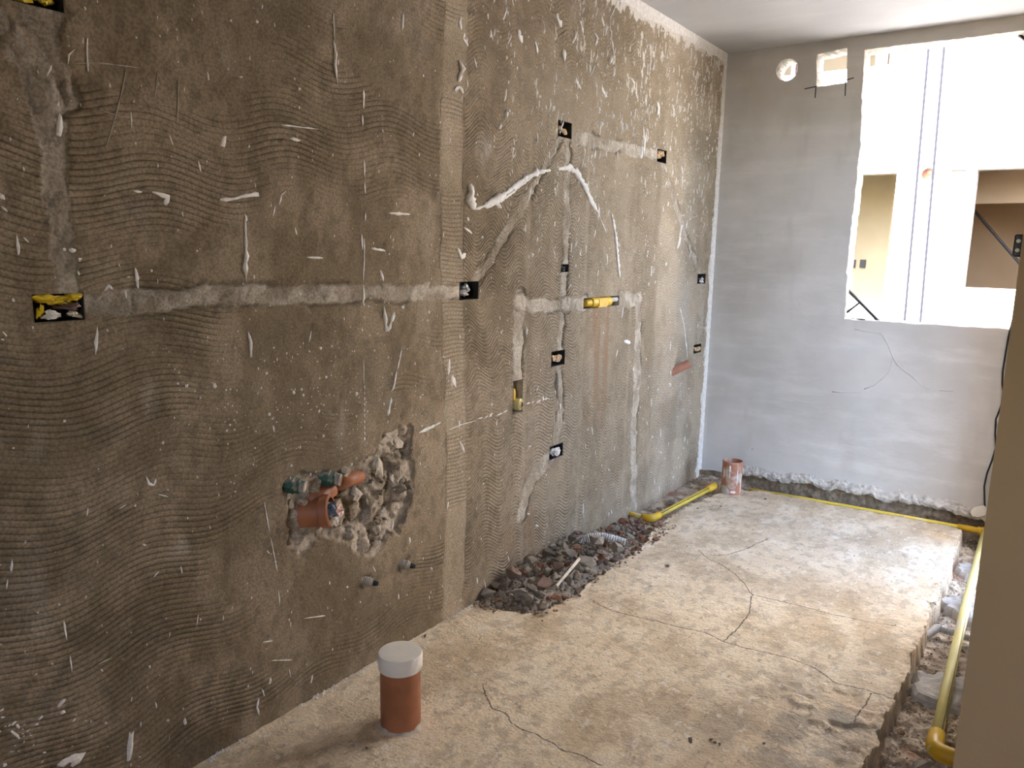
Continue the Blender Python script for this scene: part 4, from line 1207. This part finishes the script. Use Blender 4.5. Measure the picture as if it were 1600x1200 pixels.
# drain outlet and fittings in the broken patch
cy_, cz_ = W(486, 803)
o = empty('drain_outlet', (0, cy_, cz_)); off = rel(o)
ax = Vector((0.80, 0.55, 0.10)).normalized()
bm = bmesh.new()
lathe_bm(bm, Vector((-0.03, cy_ - .012, cz_)) + off, ax, [(0.046, 0), (0.046, .062), (0.050, .064), (0.050, .088), (0.046, .092), (0.041, .092), (0.041, .04), (0, .04)], 30)
shade_auto(from_bm(bm, 'drain_socket', M['orange_pvc'], o))
e_ = Vector((-0.03, cy_ - .012, cz_)) + ax * .082
for i, (dy, dz, r_, mt) in enumerate([(0.012, 0.0, .024, 'pink_wrap'), (-0.008, 0.014, .020, 'blue_wrap'), (-.012, -.012, .022, 'cream_paper'), (.012, -.022, .016, 'white_film')]):
    bm = bmesh.new(); crumple_bm(bm, e_ + Vector((0.010, dy, dz)) + ax * .012 + off, (r_ * 1.15, r_ * 1.3, r_ * 1.3), 300 + i, .8, 3)
    from_bm(bm, 'stuffed_wrap', M[mt], o)
v0 = e_ + off
bm = bmesh.new(); tube_bm(bm, [v0 + Vector((.004, .0, -.01)), v0 + Vector((.004, .018, -.04)), v0 + Vector((-.02, .05, -.068))], [.009, .006, .003], 6, jitter=.3, squash=.4, sq_axis=Vector((1, 0, 0)))
from_bm(bm, 'film_strip', M['cream_paper'], o)
tag(o, 'orange drain socket stuffed with wrapping in the broken patch of wall', 'drain pipe')
a = W(484, 786); b = W(523, 764)
bm = bmesh.new(); tube_bm(bm, [(-.016, *a), (-.012, *b)], [.030, .026], 20)
tag(from_bm(bm, 'embedded_pipe', M['orange_pvc'], None, True), 'short orange pipe embedded in mortar just above the drain socket', 'pipe')
a = W(530, 757); b = W(566, 744)
bm = bmesh.new(); tube_bm(bm, [(-.012, *a), (-.010, *b)], .024, 20)
tag(from_bm(bm, 'embedded_pipe', M['orange_pvc'], None, True), 'orange pipe end embedded in mortar right of the upper green fitting', 'pipe')
def green_fitting(px, py, label, wrap):
    cy_, cz_ = W(px, py)
    o = empty('green_fitting', (0, cy_, cz_)); off = rel(o)
    ax = Vector((.85, .5, -.12)).normalized(); s = Vector((-.03, cy_ - .012, cz_))
    bm = bmesh.new(); lathe_bm(bm, s + off, ax, [(.026, 0), (.027, .035), (.024, .038), (.024, .052), (.019, .056), (0, .056)], 8)
    from_bm(bm, 'body', M['green_fitting'], o)
    bm = bmesh.new(); lathe_bm(bm, s + ax * .055 + off, ax, [(.019, 0), (.019, .014), (.015, .016), (.013, .016), (.013, .006), (0, .006)], 18)
    shade_auto(from_bm(bm, 'metal_ring', M['grey_stub'], o))
    bm = bmesh.new(); lathe_bm(bm, s + ax * .062 + off, ax, [(.0125, 0), (.0125, .007), (0, .008)], 14)
    from_bm(bm, 'plug', M[wrap], o)
    tag(o, label, 'pipe fitting')
green_fitting(457, 757, 'dark green water fitting at the left edge of the broken patch', 'cream_paper')
green_fitting(513, 746, 'dark green water fitting with red plug above the orange drain', 'orange_pvc_dusty')
def stub(px, py, label):
    cy_, cz_ = W(px, py)
    o = empty('threaded_stub', (0, cy_, cz_)); off = rel(o)
    ax = Vector((.75, .62, -.22)).normalized(); s = Vector((-.012, cy_ - .012, cz_ + .004))
    prof = [(.017, 0)]
    for k in range(5): prof += [(.017, .006 + k * .006), (.015, .009 + k * .006)]
    prof += [(.013, .042), (0, .042)]
    bm = bmesh.new(); lathe_bm(bm, s + off, ax, prof, 16)
    from_bm(bm, 'thread', M['grey_stub'], o)
    bm = bmesh.new(); lathe_bm(bm, s + ax * .041 + off, ax, [(.010, 0), (.009, .012), (.006, .02), (0, .021)], 12)
    from_bm(bm, 'tip', M['black'], o)
    tag(o, label, 'pipe stub')
stub(571, 908, 'lower left of two threaded stubs with black tips low on the wall')
stub(630, 881, 'upper right of two threaded stubs with black tips low on the wall')
# loose lumps of mortar standing proud in the patch
for i, (px, py, r_) in enumerate([(625, 695, .030), (600, 690, .018), (575, 715, .022), (590, 735, .034), (615, 745, .026), (632, 770, .024), (555, 775, .030), (585, 780, .026), (610, 800, .03), (560, 810, .032), (590, 825, .026), (530, 775, .02), (575, 850, .022), (540, 735, .02), (470, 835, .02), (460, 790, .014)]):
    y_, z_ = W(px, py)
    bm = bmesh.new(); crumple_bm(bm, (wall_x(y_, z_) - r_ * .10, y_, z_), (r_ * .55, r_ * random.uniform(.8, 1.3), r_ * random.uniform(.9, 1.4)), 500 + i, .6, 2)
    from_bm(bm, 'mortar_lump', M['mortar_warm' if i % 3 else 'stone_pale'], wall_left)

# ------------------------------------------------------------------ drain pipes standing in the floor
px_, py_ = 0.312, 1.523
r_ = 0.0595
o = empty('capped_drain_pipe', (px_, py_, -0.02))
bm = bmesh.new(); lathe_bm(bm, (0, 0, 0), (0, 0, 1), [(r_, -.03), (r_, .222)], 48)
shade_auto(from_bm(bm, 'pipe', M['orange_pvc'], o))
zc0 = .205
bm = bmesh.new(); lathe_bm(bm, (0, 0, zc0), (0, 0, 1), [(r_, 0), (r_ + .0045, 0), (r_ + .0055, .003), (r_ + .0055, .043), (r_ + .003, .047), (r_ - .004, .048), (0, .0475)], 48)
shade_auto(from_bm(bm, 'cap', M['cap_white'], o))
vv = []; ff = []
for k in range(60):
    a = 2 * math.pi * k / 60
    ro = r_ + .004 + .012 * fbm(np.array([a * 2.0]), np.array([0.3]), 3, 301)[0]; hh = .022 + .016 * (fbm(np.array([a * 3.0]), np.array([0.7]), 3, 302)[0])
    for (rr, zz) in ((r_ + .0008, hh), (r_ + .003, hh * .75), (ro, .021), (ro + .01, .014)):
        vv.append((rr * math.cos(a), rr * math.sin(a), zz))
for k in range(60):
    for j in range(3):
        a = k * 4 + j; b = ((k + 1) % 60) * 4 + j
        ff.append((a, b, b + 1, a + 1))
from_data('mortar_collar', vv, ff, M['stone_pale'], o, True)
tag(o, 'orange drain pipe with a white cap standing in the floor', 'drain pipe')

a_, b_ = F(1122, 771), F(1156, 771)
pc2 = Vector(((a_[0] + b_[0]) / 2, (a_[1] + b_[1]) / 2 + 0.03, 0)); r2 = 0.058
o = empty('open_drain_pipe', (pc2.x, pc2.y, -0.03))
bm = bmesh.new(); lathe_bm(bm, (0, 0, 0), (0, 0, 1), [(r2, -.04), (r2, .222), (r2 - .0015, .224), (r2 - .004, .224), (r2 - .005, .222), (r2 - .005, .05)], 44)
shade_auto(from_bm(bm, 'pipe', M['orange_pvc_dusty'], o))
bm = bmesh.new(); lathe_bm(bm, (0, 0, .06), (0, 0, 1), [(0, 0), (r2 - .004, 0)], 30)
from_bm(bm, 'bottom', M['orange_inside'], o)
def pipe_smear(a0, a1, z0, z1, mt, seed):
    vv = []; ff = []; n_ = 28; rings = 5
    ac, zc_ = (a0 + a1) / 2, (z0 + z1) / 2
    for j in range(rings + 1):
        t = j / rings
        for i in range(n_):
            th = 2 * math.pi * i / n_
            lob = .75 + .7 * (fbm(np.array([math.cos(th) * 2.2 + seed]), np.array([math.sin(th) * 2.2]), 4, seed)[0] - .3)
            a = ac + (a1 - a0) / 2 * t * lob * math.cos(th) * 1.1; z = zc_ + (z1 - z0) / 2 * t * lob * math.sin(th) * 1.1
            rr = r2 + (.0003 if j == rings else .0016)
            vv.append((rr * math.cos(a), rr * math.sin(a), z))
    for j in range(rings):
        for i in range(n_):
            i2 = (i + 1) % n_; ff.append((j * n_ + i, (j + 1) * n_ + i, (j + 1) * n_ + i2, j * n_ + i2))
    return from_data('plaster_smear', vv, ff, mt, o, True)
tc = math.atan2(CAM.y - pc2.y, CAM.x - pc2.x)
pipe_smear(tc - 1.35, tc - .1, .02, .085, M['mortar_grey'], 401)
pipe_smear(tc - .1, tc + .5, .040, .056, M['white_plaster'], 402)
pipe_smear(tc - .32, tc - .12, .165, .205, M['white_plaster'], 403)
pipe_smear(tc - .25, tc - .20, .13, .17, M['white_plaster'], 404)
pipe_smear(tc + .50, tc + .62, .09, .195, M['white_plaster'], 405)
pipe_smear(tc + 1.02, tc + 1.12, .03, .17, M['white_plaster'], 406)
pipe_smear(tc - .95, tc - .8, .12, .19, M['white_plaster'], 407)
tag(o, 'open orange drain pipe streaked with plaster near the far corner', 'drain pipe')

# ------------------------------------------------------------------ gas pipes on the floor
def pipe_part(par, nm, path, rad, mt, seg=18, cap=True):
    off = rel(par); bm = bmesh.new()
    tube_bm(bm, [Vector(p) + off for p in path], rad, seg)
    return from_bm(bm, nm, mt, par, True)
e0 = F(1018, 811, 0.0); e1 = F(1119, 760, 0.03); e2 = F(986, 803, 0.0)
A = Vector((e0[0], e0[1], 0.0)); Bv = Vector((e1[0] - .01, e1[1] + .02, 0.03)); Cv = Vector((max(e2[0], 0.0) - .04, e2[1] + .01, -.005))
o = empty('yellow_gas_pipe', A)
d = (Bv - A).normalized(); d2 = (Cv - A).normalized()
pipe_part(o, 'pipe', [A + d * .03, Bv], .0145, M['yellow_pipe'])
pipe_part(o, 'stripe', [A + d * .05 + Vector((.008, -.006, .0107)), Bv + Vector((.008, -.006, .0107))], .002, M['black'], 6)
pipe_part(o, 'elbow', [A + d * .075, A + d * .03, A + d * .012 + d2 * .002, A + d2 * .012 + d * .002, A + d2 * .03, A + d2 * .055], [.0195, .0205, .022, .022, .0205, .0195], M['yellow_fitting'])
pipe_part(o, 'pipe', [A + d2 * .05, Cv], .0135, M['yellow_pipe'])
pipe_part(o, 'end_socket', [Bv - d * .10, Bv - d * .02, Bv], [.019, .021, .021], M['yellow_fitting'])
tag(o, 'yellow gas pipe with an elbow lying beside the open drain pipe', 'gas pipe')

T0 = Vector((1.590, 4.560, -0.012)); E0 = Vector((F(1458, 1174, -.03)[0] - .0, F(1458, 1174, -.03)[1], -.03))
o = empty('pale_gas_pipe', E0)
MIDP = E0.lerp(T0, .5)
pipe_part(o, 'pipe', [E0, E0.lerp(T0, .25) + Vector((-.004, 0, .004)), MIDP + Vector((-.006, 0, .006)), E0.lerp(T0, .75) + Vector((-.003, 0, .002)), T0], .0175, M['yellow_pipe_pale'])
pipe_part(o, 'stripe', [E0 + Vector((.0105, .05, .0138)), MIDP + Vector((.0045, 0, .0198)), T0 + Vector((.0105, -.05, .0138))], .0016, M['grey_stub'], 6)
dd = (T0 - E0).normalized(); side = Vector((1, .12, -.02)).normalized()
pipe_part(o, 'elbow', [E0 + dd * .10, E0 + dd * .05, E0 + dd * .02 + side * .003, E0 + side * .018 + dd * .003, E0 + side * .05, E0 + side * .08], [.023, .025, .027, .027, .025, .024], M['yellow_fitting'])
pipe_part(o, 'outlet', [E0 + side * .07, E0 + side * .20], .0175, M['yellow_pipe_pale'])
pipe_part(o, 'tee', [T0 - dd * .02, T0 + dd * .03], .022, M['yellow_fitting'])
tag(o, 'long pale yellow gas pipe in the trench beside the right wall', 'gas pipe')
o2 = empty('thin_gas_pipe', T0)
far0 = Vector((0.36, 4.525, -.020))
pipe_part(o2, 'pipe', [far0, far0.lerp(T0, .3) + Vector((0, .0, .003)), far0.lerp(T0, .65) + Vector((0, 0, .003)), T0 + Vector((-.10, 0, 0))], .0115, M['yellow_pipe'])
pipe_part(o2, 'socket', [T0 + Vector((-.125, 0, 0)), T0 + Vector((-.03, 0, 0)), T0 + Vector((.03, 0, 0))], [.0165, .0175, .0175], M['yellow_fitting'])
pipe_part(o2, 'flange', [T0 + Vector((-.035, 0, 0)), T0 + Vector((.012, 0, 0))], .0225, M['yellow_fitting'])
tag(o2, 'yellow gas pipe running along the trench at the foot of the far wall', 'gas pipe')

# ------------------------------------------------------------------ trench: mortar mounds, conduit
def mound(cx, cy, z0, rx, ry, h, seed, label, mt='mortar_grey', rot=0.0):
    ns, nr = 44, 12; vv = []; ff = []
    for i in range(nr + 1):
        t = i / nr
        for k in range(ns):
            a = 2 * math.pi * k / ns
            lob = 1 + .42 * (fbm(np.array([math.cos(a) * 1.6 + 5]), np.array([math.sin(a) * 1.6 + 5]), 3, seed)[0] - .5) * 2
            rr = t * lob
            x_, y_ = rr * rx * math.cos(a), rr * ry * math.sin(a)
            prof = (1.0 - .10 * t) if t < .80 else max(0, .92 * (1 - ((t - .80) / .20) ** 1.3))
            z_ = h * prof * (1 + .45 * (fbm(np.array([x_ * 20 + seed]), np.array([y_ * 20]), 3, seed + 3)[0] - .5) * 2) + .008 * (fbm(np.array([x_ * 50]), np.array([y_ * 50]), 3, seed + 7)[0] - .5)
            xr = x_ * math.cos(rot) - y_ * math.sin(rot); yr = x_ * math.sin(rot) + y_ * math.cos(rot)
            vv.append((xr, yr, z_ - (.03 if i == nr else 0)))
    for i in range(nr):
        for k in range(ns):
            k2 = (k + 1) % ns
            ff.append((i * ns + k, (i + 1) * ns + k, (i + 1) * ns + k2, i * ns + k2))
    me = bpy.data.meshes.new('mortar_mound'); me.from_pydata(vv, [], ff); me.update()
    ob = link(me, 'mortar_mound', M[mt], None, True)
    shade_auto(ob, 22)
    ob.location = (cx, cy, z0)
    return tag(ob, label, 'mortar', 'mortar mounds under the gas pipe')
mound(1.60, 4.07, -.085, .10, .085, .040, 601, 'small mortar mound under the pale gas pipe nearest the far wall')
mound(1.595, 3.60, -.085, .110, .115, .046, 602, 'middle mortar mound under the pale gas pipe, beyond the corrugated conduit')
mound(1.605, 2.86, -.085, .115, .135, .034, 603, 'largest mortar mound under the pale gas pipe, before the corrugated conduit')
def corrugated(nm, path, r0, mt, pitch=.006):
    P_ = [Vector(p) for p in path]; pts = []; rr = []
    for i in range(len(P_) - 1):
        n_ = max(2, int((P_[i + 1] - P_[i]).length / (pitch / 2)))
        for k in range(n_): pts.append(P_[i].lerp(P_[i + 1], k / n_)); rr.append(r0 * (1.0 if len(rr) % 2 else .86))
    bm = bmesh.new(); tube_bm(bm, pts, rr, 14)
    return from_bm(bm, nm, mt)
cA = F(1452, 985, -.045); cB = F(1478, 984, -.05); cC = F(1540, 1003, -.055)
c1 = corrugated('corrugated_conduit', [(cA[0] - .01, cA[1] - .03, -.062), (cB[0] - .03, cB[1], -.05), (cB[0], cB[1] + .0, -.052), (cC[0], cC[1] + .0, -.058)], .0155, M['conduit_grey'], .009)
tag(c1, 'grey corrugated conduit crossing the right trench under the gas pipe', 'conduit')

# ------------------------------------------------------------------ rubble
def rock_mesh(nm, seed, flat=1.0):
    rs = random.Random(seed); bm = bmesh.new()
    pts = []
    for _ in range(15):
        d = Vector((rs.gauss(0, 1), rs.gauss(0, 1), rs.gauss(0, 1))).normalized() * rs.uniform(.75, 1.05)
        pts.append(Vector((d.x * rs.uniform(.85, 1.1), d.y * rs.uniform(.7, 1.0), d.z * .8 * flat)))
    vs_ = [bm.verts.new(p) for p in pts]
    r = bmesh.ops.convex_hull(bm, input=vs_)
    bmesh.ops.delete(bm, geom=[v for v in bm.verts if not v.link_faces], context='VERTS')
    me = bpy.data.meshes.new(nm); bm.to_mesh(me); bm.free()
    return me
KINDS = {}
for kind, mt, fl in [('grey', 'stone_grey', 1), ('pale', 'stone_pale', 1), ('dark', 'stone_dark', 1), ('brick', 'brick_red', .9), ('dull', 'brick_dull', .9)]:
    lst = []
    for s in range(6):
        me = rock_mesh('rubble_stone', hash(kind[0]) % 1 + 31 * s + ord(kind[0]) * 7, fl); me.materials.append(M[mt]); lst.append(me)
    KINDS[kind] = lst
rocks = []
def rock(kind, x, y, z, r, label, cat='rubble', group=None, rz=None, stretch=None, name='rubble_stone'):
    ob = bpy.data.objects.new(name, random.choice(KINDS[kind])); COL.objects.link(ob)
    ob.location = (x, y, z)
    ob.rotation_euler = (random.uniform(-.5, .5), random.uniform(-.5, .5), random.uniform(0, 6.28) if rz is None else rz)
    s = stretch or (random.uniform(.85, 1.25), random.uniform(.75, 1.05), random.uniform(.65, 1.0))
    ob.scale = (r * s[0], r * s[1], r * s[2])
    tag(ob, label, cat, group)
    return ob
def pile_h(x, y):
    """height of the heap against the wall"""
    u = (y - 2.28) / (3.60 - 2.28)
    if u < 0 or u > 1: return -.05
    wdt = .25
    ridge_h = .085 * max(0, math.sin(math.pi * min(1, u * 1.15 + .06))) * (1 if u < .62 else .55)
    v = max(0, min(1, x / wdt))
    return -.045 + (ridge_h + .045) * (1 - v * v) ** .7
GR = 'rubble heap at the foot of the wall'
big = [  # photo place of the stone's middle, height, radius, kind, label
    (803, 902, .055, .044, 'dull', 'large reddish stone at the near end of the rubble heap against the wall'),
    (850, 914, .045, .050, 'dull', 'largest brown brick lump near the front of the rubble heap'),
    (812, 928, .025, .034, 'pale', 'pale blocky stone at the front of the rubble heap, left of the brick lump'),
    (826, 940, .010, .036, 'grey', 'smooth grey stone at the very front of the rubble heap'),
    (787, 914, .040, .034, 'dark', 'dark flat stone beside the wall at the near end of the heap'),
    (832, 922, .035, .028, 'grey', 'grey stone wedged left of the largest brick lump'),
    (842, 932, .020, .024, 'grey', 'small grey stone below the largest brick lump'),
    (868, 938, .008, .028, 'brick', 'flat red brick shard at the front edge of the rubble heap'),
    (858, 868, .080, .040, 'dark', 'dark brown stone touching the wall at the middle of the heap'),
    (888, 865, .085, .038, 'grey', 'grey-brown stone at the top of the heap behind the stick'),
    (872, 888, .065, .036, 'dull', 'brown stone in the middle of the heap left of the stick'),
    (872, 878, .075, .030, 'dark', 'dark elongated stone on top of the heap near the wall'),
    (915, 882, .055, .046, 'grey', 'large grey stone right of the wooden stick'),
    (908, 888, .050, .034, 'pale', 'pale stone leaning on the large grey stone by the stick'),
    (902, 860, .085, .026, 'brick', 'upright red brick shard below the curved grey conduit'),
    (932, 848, .085, .052, 'grey', 'largest grey slab-like stone leaning on the curved conduit'),
    (965, 857, .050, .040, 'grey', 'flat grey slab at the right side of the heap below the conduit'),
    (938, 867, .055, .032, 'dull', 'brown stone in front of the grey slab'),
    (943, 874, .040, .027, 'brick', 'orange-red brick piece at the right front of the heap'),
    (962, 871, .025, .022, 'grey', 'small grey stone at the right front edge of the heap'),
    (900, 903, .035, .030, 'grey', 'grey stone to the right of the stick’s lower end'),
    (898, 900, .045, .024, 'pale', 'pale stone just right of the wooden stick'),
    (765, 930, .020, .034, 'pale', 'pale crumbling mortar lump at the near tip of the heap'),
    (773, 917, .035, .022, 'dark', 'dark small stone by the wall near the heap tip'),
    (985, 844, .040, .026, 'grey', 'grey stone at the end of the curved conduit'),
    (1002, 843, .030, .020, 'brick', 'red brick chip beside the end of the curved conduit'),
    (972, 817, .050, .024, 'brick', 'red brick chip at the far end of the heap near the yellow elbow'),
    (890, 912, .020, .024, 'pale', 'pale stone at the front below the stick'),
    (925, 868, .050, .022, 'grey', 'grey stone between brick shard and brown stone'),
    (855, 895, .060, .022, 'pale', 'pale stone on the heap behind the brick lump'),
]
for px, py, z, r_, kind, lb in big:
    x_, y_ = F(px, py, z)
    x_ = max(x_, r_ * .75); z += .010
    rock(kind, x_, y_, z, r_ * 1.15, lb.replace('’', ''), group=GR)
placed = 0
taken = [(Vector(o_.location), max(o_.scale)) for o_ in bpy.data.objects if o_.name.startswith('rubble_stone')]
for _ in range(9000):
    if placed >= 150: break
    y_ = random.uniform(2.27, 3.58); x_ = abs(random.gauss(.08, .09))
    far = (y_ - 2.28) / 1.3
    r_ = random.uniform(.015, .033) * (1 if far < .65 else .75)
    edge_x = .06 if y_ < 2.33 else .26
    if x_ < r_ * .8 or x_ > edge_x + .03: continue
    z_ = pile_h(x_, y_) + random.uniform(-.004, .008)
    z_ = max(z_, floor_z(x_, y_) + r_ * .45)
    pv = Vector((x_, y_, z_))
    if any((pv - q_).length < .72 * (r_ + rq) for q_, rq in taken): continue
    taken.append((pv, r_))
    if far > .55: kind = random.choice(['brick', 'dull', 'brick', 'dull', 'pale', 'grey', 'grey'])
    else: kind = random.choice(['grey', 'grey', 'pale', 'dark', 'dull', 'grey', 'brick'])
    lab = {'grey': 'small grey stone', 'pale': 'small pale stone', 'dark': 'small dark brown stone', 'brick': 'small red brick chip', 'dull': 'small dull brown brick chip'}[kind]
    lab += ' by the wall' if x_ < .065 else (' near the front edge' if x_ > .165 else ' in the middle')
    lab += ', far half of the rubble heap' if far > .55 else ', near half of the rubble heap'
    rock(kind, x_, y_, z_, r_, lab, group=GR + ', ' + lab)
    placed += 1
# grit that fills the heap and the trenches
def grit_object(nm, pts, mt, parent, smin, smax):
    vv = []; ff = []
    for (x_, y_, z_) in pts:
        s = random.uniform(smin, smax); b0 = len(vv)
        R_ = Matrix.Rotation(random.uniform(0, 6.28), 3, Vector((random.random(), random.random(), random.random() + .01)).normalized())
        for p in ((1, 0, 0), (-.9, .2, 0), (0, .9, .1), (.1, -.8, 0), (0, .1, .8), (.1, 0, -.7)):
            q = R_ @ Vector(p) * s
            vv.append((x_ + q.x, y_ + q.y, z_ + q.z * .8))
        for f in ((0, 2, 4), (2, 1, 4), (1, 3, 4), (3, 0, 4), (2, 0, 5), (1, 2, 5), (3, 1, 5), (0, 3, 5)):
            ff.append(tuple(b0 + i for i in f))
    ob = from_data(nm, vv, ff, mt, parent); ob['kind'] = 'stuff'
    return ob
heap = {'stone_grey': [], 'brick_dull': [], 'stone_dark': []}
for _ in range(2200):
    y_ = random.uniform(2.25, 3.62); x_ = abs(random.gauss(.0, .14))
    if x_ > .30 or (y_ < 2.31 and x_ > .12): continue
    far = (y_ - 2.28) / 1.3
    z_ = max(pile_h(x_, y_) - .020, floor_z(x_, y_) + .002)
    k = random.choice(['brick_dull', 'brick_dull', 'stone_grey'] if far > .55 else ['stone_grey', 'stone_grey', 'stone_dark', 'brick_dull'])
    heap[k].append((x_, y_, z_))
for k, pts in heap.items(): grit_object('rubble_grit', pts, M[k], floor, .004, .011)
tr = {'stone_grey': [], 'brick_dull': [], 'stone_pale': []}
for _ in range(2600):
    y_ = random.uniform(1.6, 4.5); x_ = random.uniform(1.49, 1.74)
    tr[random.choice(['stone_grey', 'stone_pale', 'stone_grey', 'brick_dull'])].append((x_, y_, floor_z(x_, y_) + .002))
for _ in range(700):
    x_ = random.uniform(0.0, 1.7); y_ = random.uniform(4.49, 4.66)
    tr['stone_grey'].append((x_, y_, floor_z(x_, y_) + .002))
for _ in range(350):
    y_ = random.uniform(3.6, 4.6); x_ = random.uniform(0.0, .22)
    tr['stone_grey'].append((x_, y_, floor_z(x_, y_) + .002))
for k, pts in tr.items(): grit_object('trench_grit', pts, M[k], floor, .002, .008)
edge_pts = []
for _ in range(420):
    y_ = random.uniform(1.0, 2.3); x_ = abs(random.gauss(.006, .008))
    if vnoise(np.array([y_ * 7]), np.array([.5]), 71)[0] < .42: continue
    edge_pts.append((x_, y_, .002))
grit_object('plaster_crumbs', edge_pts, M['white_plaster'], floor, .002, .006)
# solid core of the heap so no light comes through
hx = np.linspace(0.0, .30, 36); hy = np.linspace(2.26, 3.64, 120)
HX, HY = np.meshgrid(hx, hy, indexing='ij')
HZ = np.vectorize(pile_h)(HX, HY) - .034 + .012 * (fbm(HX * 40, HY * 40, 3, 88) - .5)
heap_core = link(grid_mesh('heap_fines', hx, hy, np.stack([HX, HY, HZ], -1)), 'heap_fines', M['stone_grey'], floor)
heap_core['kind'] = 'stuff'
# stones in the trenches
for px, py, z, r_, kind, lb in [(1410, 1146, -.065, .016, 'brick', 'small red-brown pebble in the near part of the right trench'), (1440, 1195, -.065, .040, 'pale', 'broken pale stone under the elbow of the pale gas pipe'),
                                (1522, 858, -.075, .018, 'dark', 'dark pebble at the far end of the right trench left of the pipe'), (1530, 862, -.075, .018, 'dark', 'dark pebble touching the gas pipe at the far end of the right trench'),
                                (1497, 866, -.07, .015, 'pale', 'pale pebble against the slab edge at the far end of the right trench'),
                                (1074, 796, -.03, .045, 'grey', 'flat grey mortar chunk under the yellow gas pipe'), (1030, 795, -.005, .020, 'dark', 'dark crumb of mortar between wall and yellow gas pipe'),
                                (1046, 784, -.005, .034, 'grey', 'grey mortar slab between wall and yellow gas pipe')]:
    x_, y_ = F(px, py, z)
    rock(kind, x_, y_, z, r_, lb, stretch=(1.2, .9, .5) if r_ > .03 else None)
# loose bits lying on the screed
for px, py, r_, kind, lb in [(1043, 884, .013, 'grey', 'single grey pebble on the floor right of the rubble heap'), (1090, 794, .011, 'grey', 'left of two grey pebbles in front of the open drain pipe'), (1126, 791, .010, 'grey', 'right of two grey pebbles in front of the open drain pipe'),
                             (1036, 832, .012, 'brick', 'small flat red chip on the floor near the yellow elbow'), (1196, 779, .010, 'grey', 'grey pebble on the floor right of the open drain pipe'),
                             (1111, 1155, .008, 'dark', 'dark pellet, left of three lying together on the floor'), (1117, 1160, .007, 'dark', 'dark pellet, middle of three lying together on the floor'), (1123, 1163, .008, 'dark', 'dark pellet, right of three lying together on the floor'),
                             (1194, 1162, .007, 'dark', 'single dark pellet on the worn part of the floor'), (573, 1169, .007, 'dark', 'dark crumb in the shadow of the capped pipe'),
                             (932, 901, .018, 'dull', 'thin brown chip lying on the floor in front of the heap'), (905, 930, .012, 'dull', 'brown chip on the floor at the front of the heap'), (664, 994, .009, 'dull', 'brown crumb on the floor by the wall behind the capped pipe'), (1079, 1156, .012, 'dark', 'dark crumb on the floor left of the three pellets')]:
    x_, y_ = F(px, py, r_ * .4)
    rock(kind, x_, y_, r_ * .35 + .001, r_, lb, 'debris', stretch=(1.1, .8, .6))
# curved conduit and stick on the heap
pts = [(900, 846, .05), (908, 843, .055), (922, 839, .065), (940, 837.5, .07), (956, 841, .062), (968, 845, .05), (979, 848, .045)]
pp = []
for px, py, z in pts:
    x_, y_ = F(px, py, z); pp.append((max(x_, .02), y_, z))
c2 = corrugated('conduit_offcut', pp, .0185, M['conduit_grey'], .010)
tag(c2, 'curved pale grey conduit offcut lying on the rubble heap', 'conduit')
s0_ = F(869, 916, .05); s1_ = F(905, 873, .095)
bm = bmesh.new()
tube_bm(bm, [(s0_[0], s0_[1], .05), (s1_[0], s1_[1], .095)], [.0075, .009], 4)
tag(from_bm(bm, 'wooden_stick', M['wood_pale']), 'pale wooden stick lying across the rubble heap', 'stick')

# ------------------------------------------------------------------ small things at the right
pts = []
for px, py in [(1582, 500), (1576, 525), (1572, 548), (1567, 580), (1566, 600), (1569, 620), (1563, 638), (1556, 655), (1555, 680), (1556, 700), (1550, 720), (1542, 740), (1538, 760), (1538.5, 786), (1540, 800)]:
    x_, z_ = B(px, py, ROOM_L - .012); pts.append((x_, ROOM_L - .012, z_))
bm = bmesh.new(); tube_bm(bm, pts, .0042, 8)
tag(from_bm(bm, 'black_cable', M['black'], None, True), 'thin black cable hanging down the far wall beside the partition', 'cable')
tx, tz = B(1529, 798, ROOM_L - .025)
bm = bmesh.new()
loop_ = [(-.045, -.012), (-.03, .012), (0, .028), (.03, .034), (.042, .02), (.04, -.02), (.0, -.038), (-.03, -.036)]
lo = [bm.verts.new((tx + a * .85, ROOM_L - .020 + .1 * a, tz + b * .95)) for a, b in loop_]; hi_ = [bm.verts.new((tx + a * .85, ROOM_L - .028 + .1 * a, tz + b * .95)) for a, b in loop_]
bm.faces.new(lo); bm.faces.new(list(reversed(hi_)))
for k in range(len(lo)): bm.faces.new([lo[k], lo[(k + 1) % len(lo)], hi_[(k + 1) % len(lo)], hi_[k]])
bmesh.ops.recalc_face_normals(bm, faces=bm.faces)
bmesh.ops.bevel(bm, geom=bm.edges[:], offset=.003, segments=2, affect='EDGES')
tag(from_bm(bm, 'cable_tag', M['cap_white']), 'pale flat plug end at the bottom of the black cable by the corner', 'plug')
# strike plate on the partition edge
cz_ = on_plane(1594, 384, 0, PX).z
hp = on_plane(1592, 384, 1, PY + .05)
o = empty('strike_plate', (PX, PY + .05, hp.z))
bm = bmesh.new(); box_bm(bm, -.012, .004, -.012, .012, -.017, .017)
bmesh.ops.bevel(bm, geom=bm.edges[:], offset=.002, segments=1, affect='EDGES')
from_bm(bm, 'plate', M['black'], o)
for dz in (-.007, .007):
    bm = bmesh.new(); lathe_bm(bm, (-.006, -.012, dz), (0, -1, 0), [(.003, 0), (.003, .002), (0, .0025)], 10)
    from_bm(bm, 'screw', M['cap_white'], o)
tag(o, 'small black plate with two pale screws on the edge of the partition', 'plate')
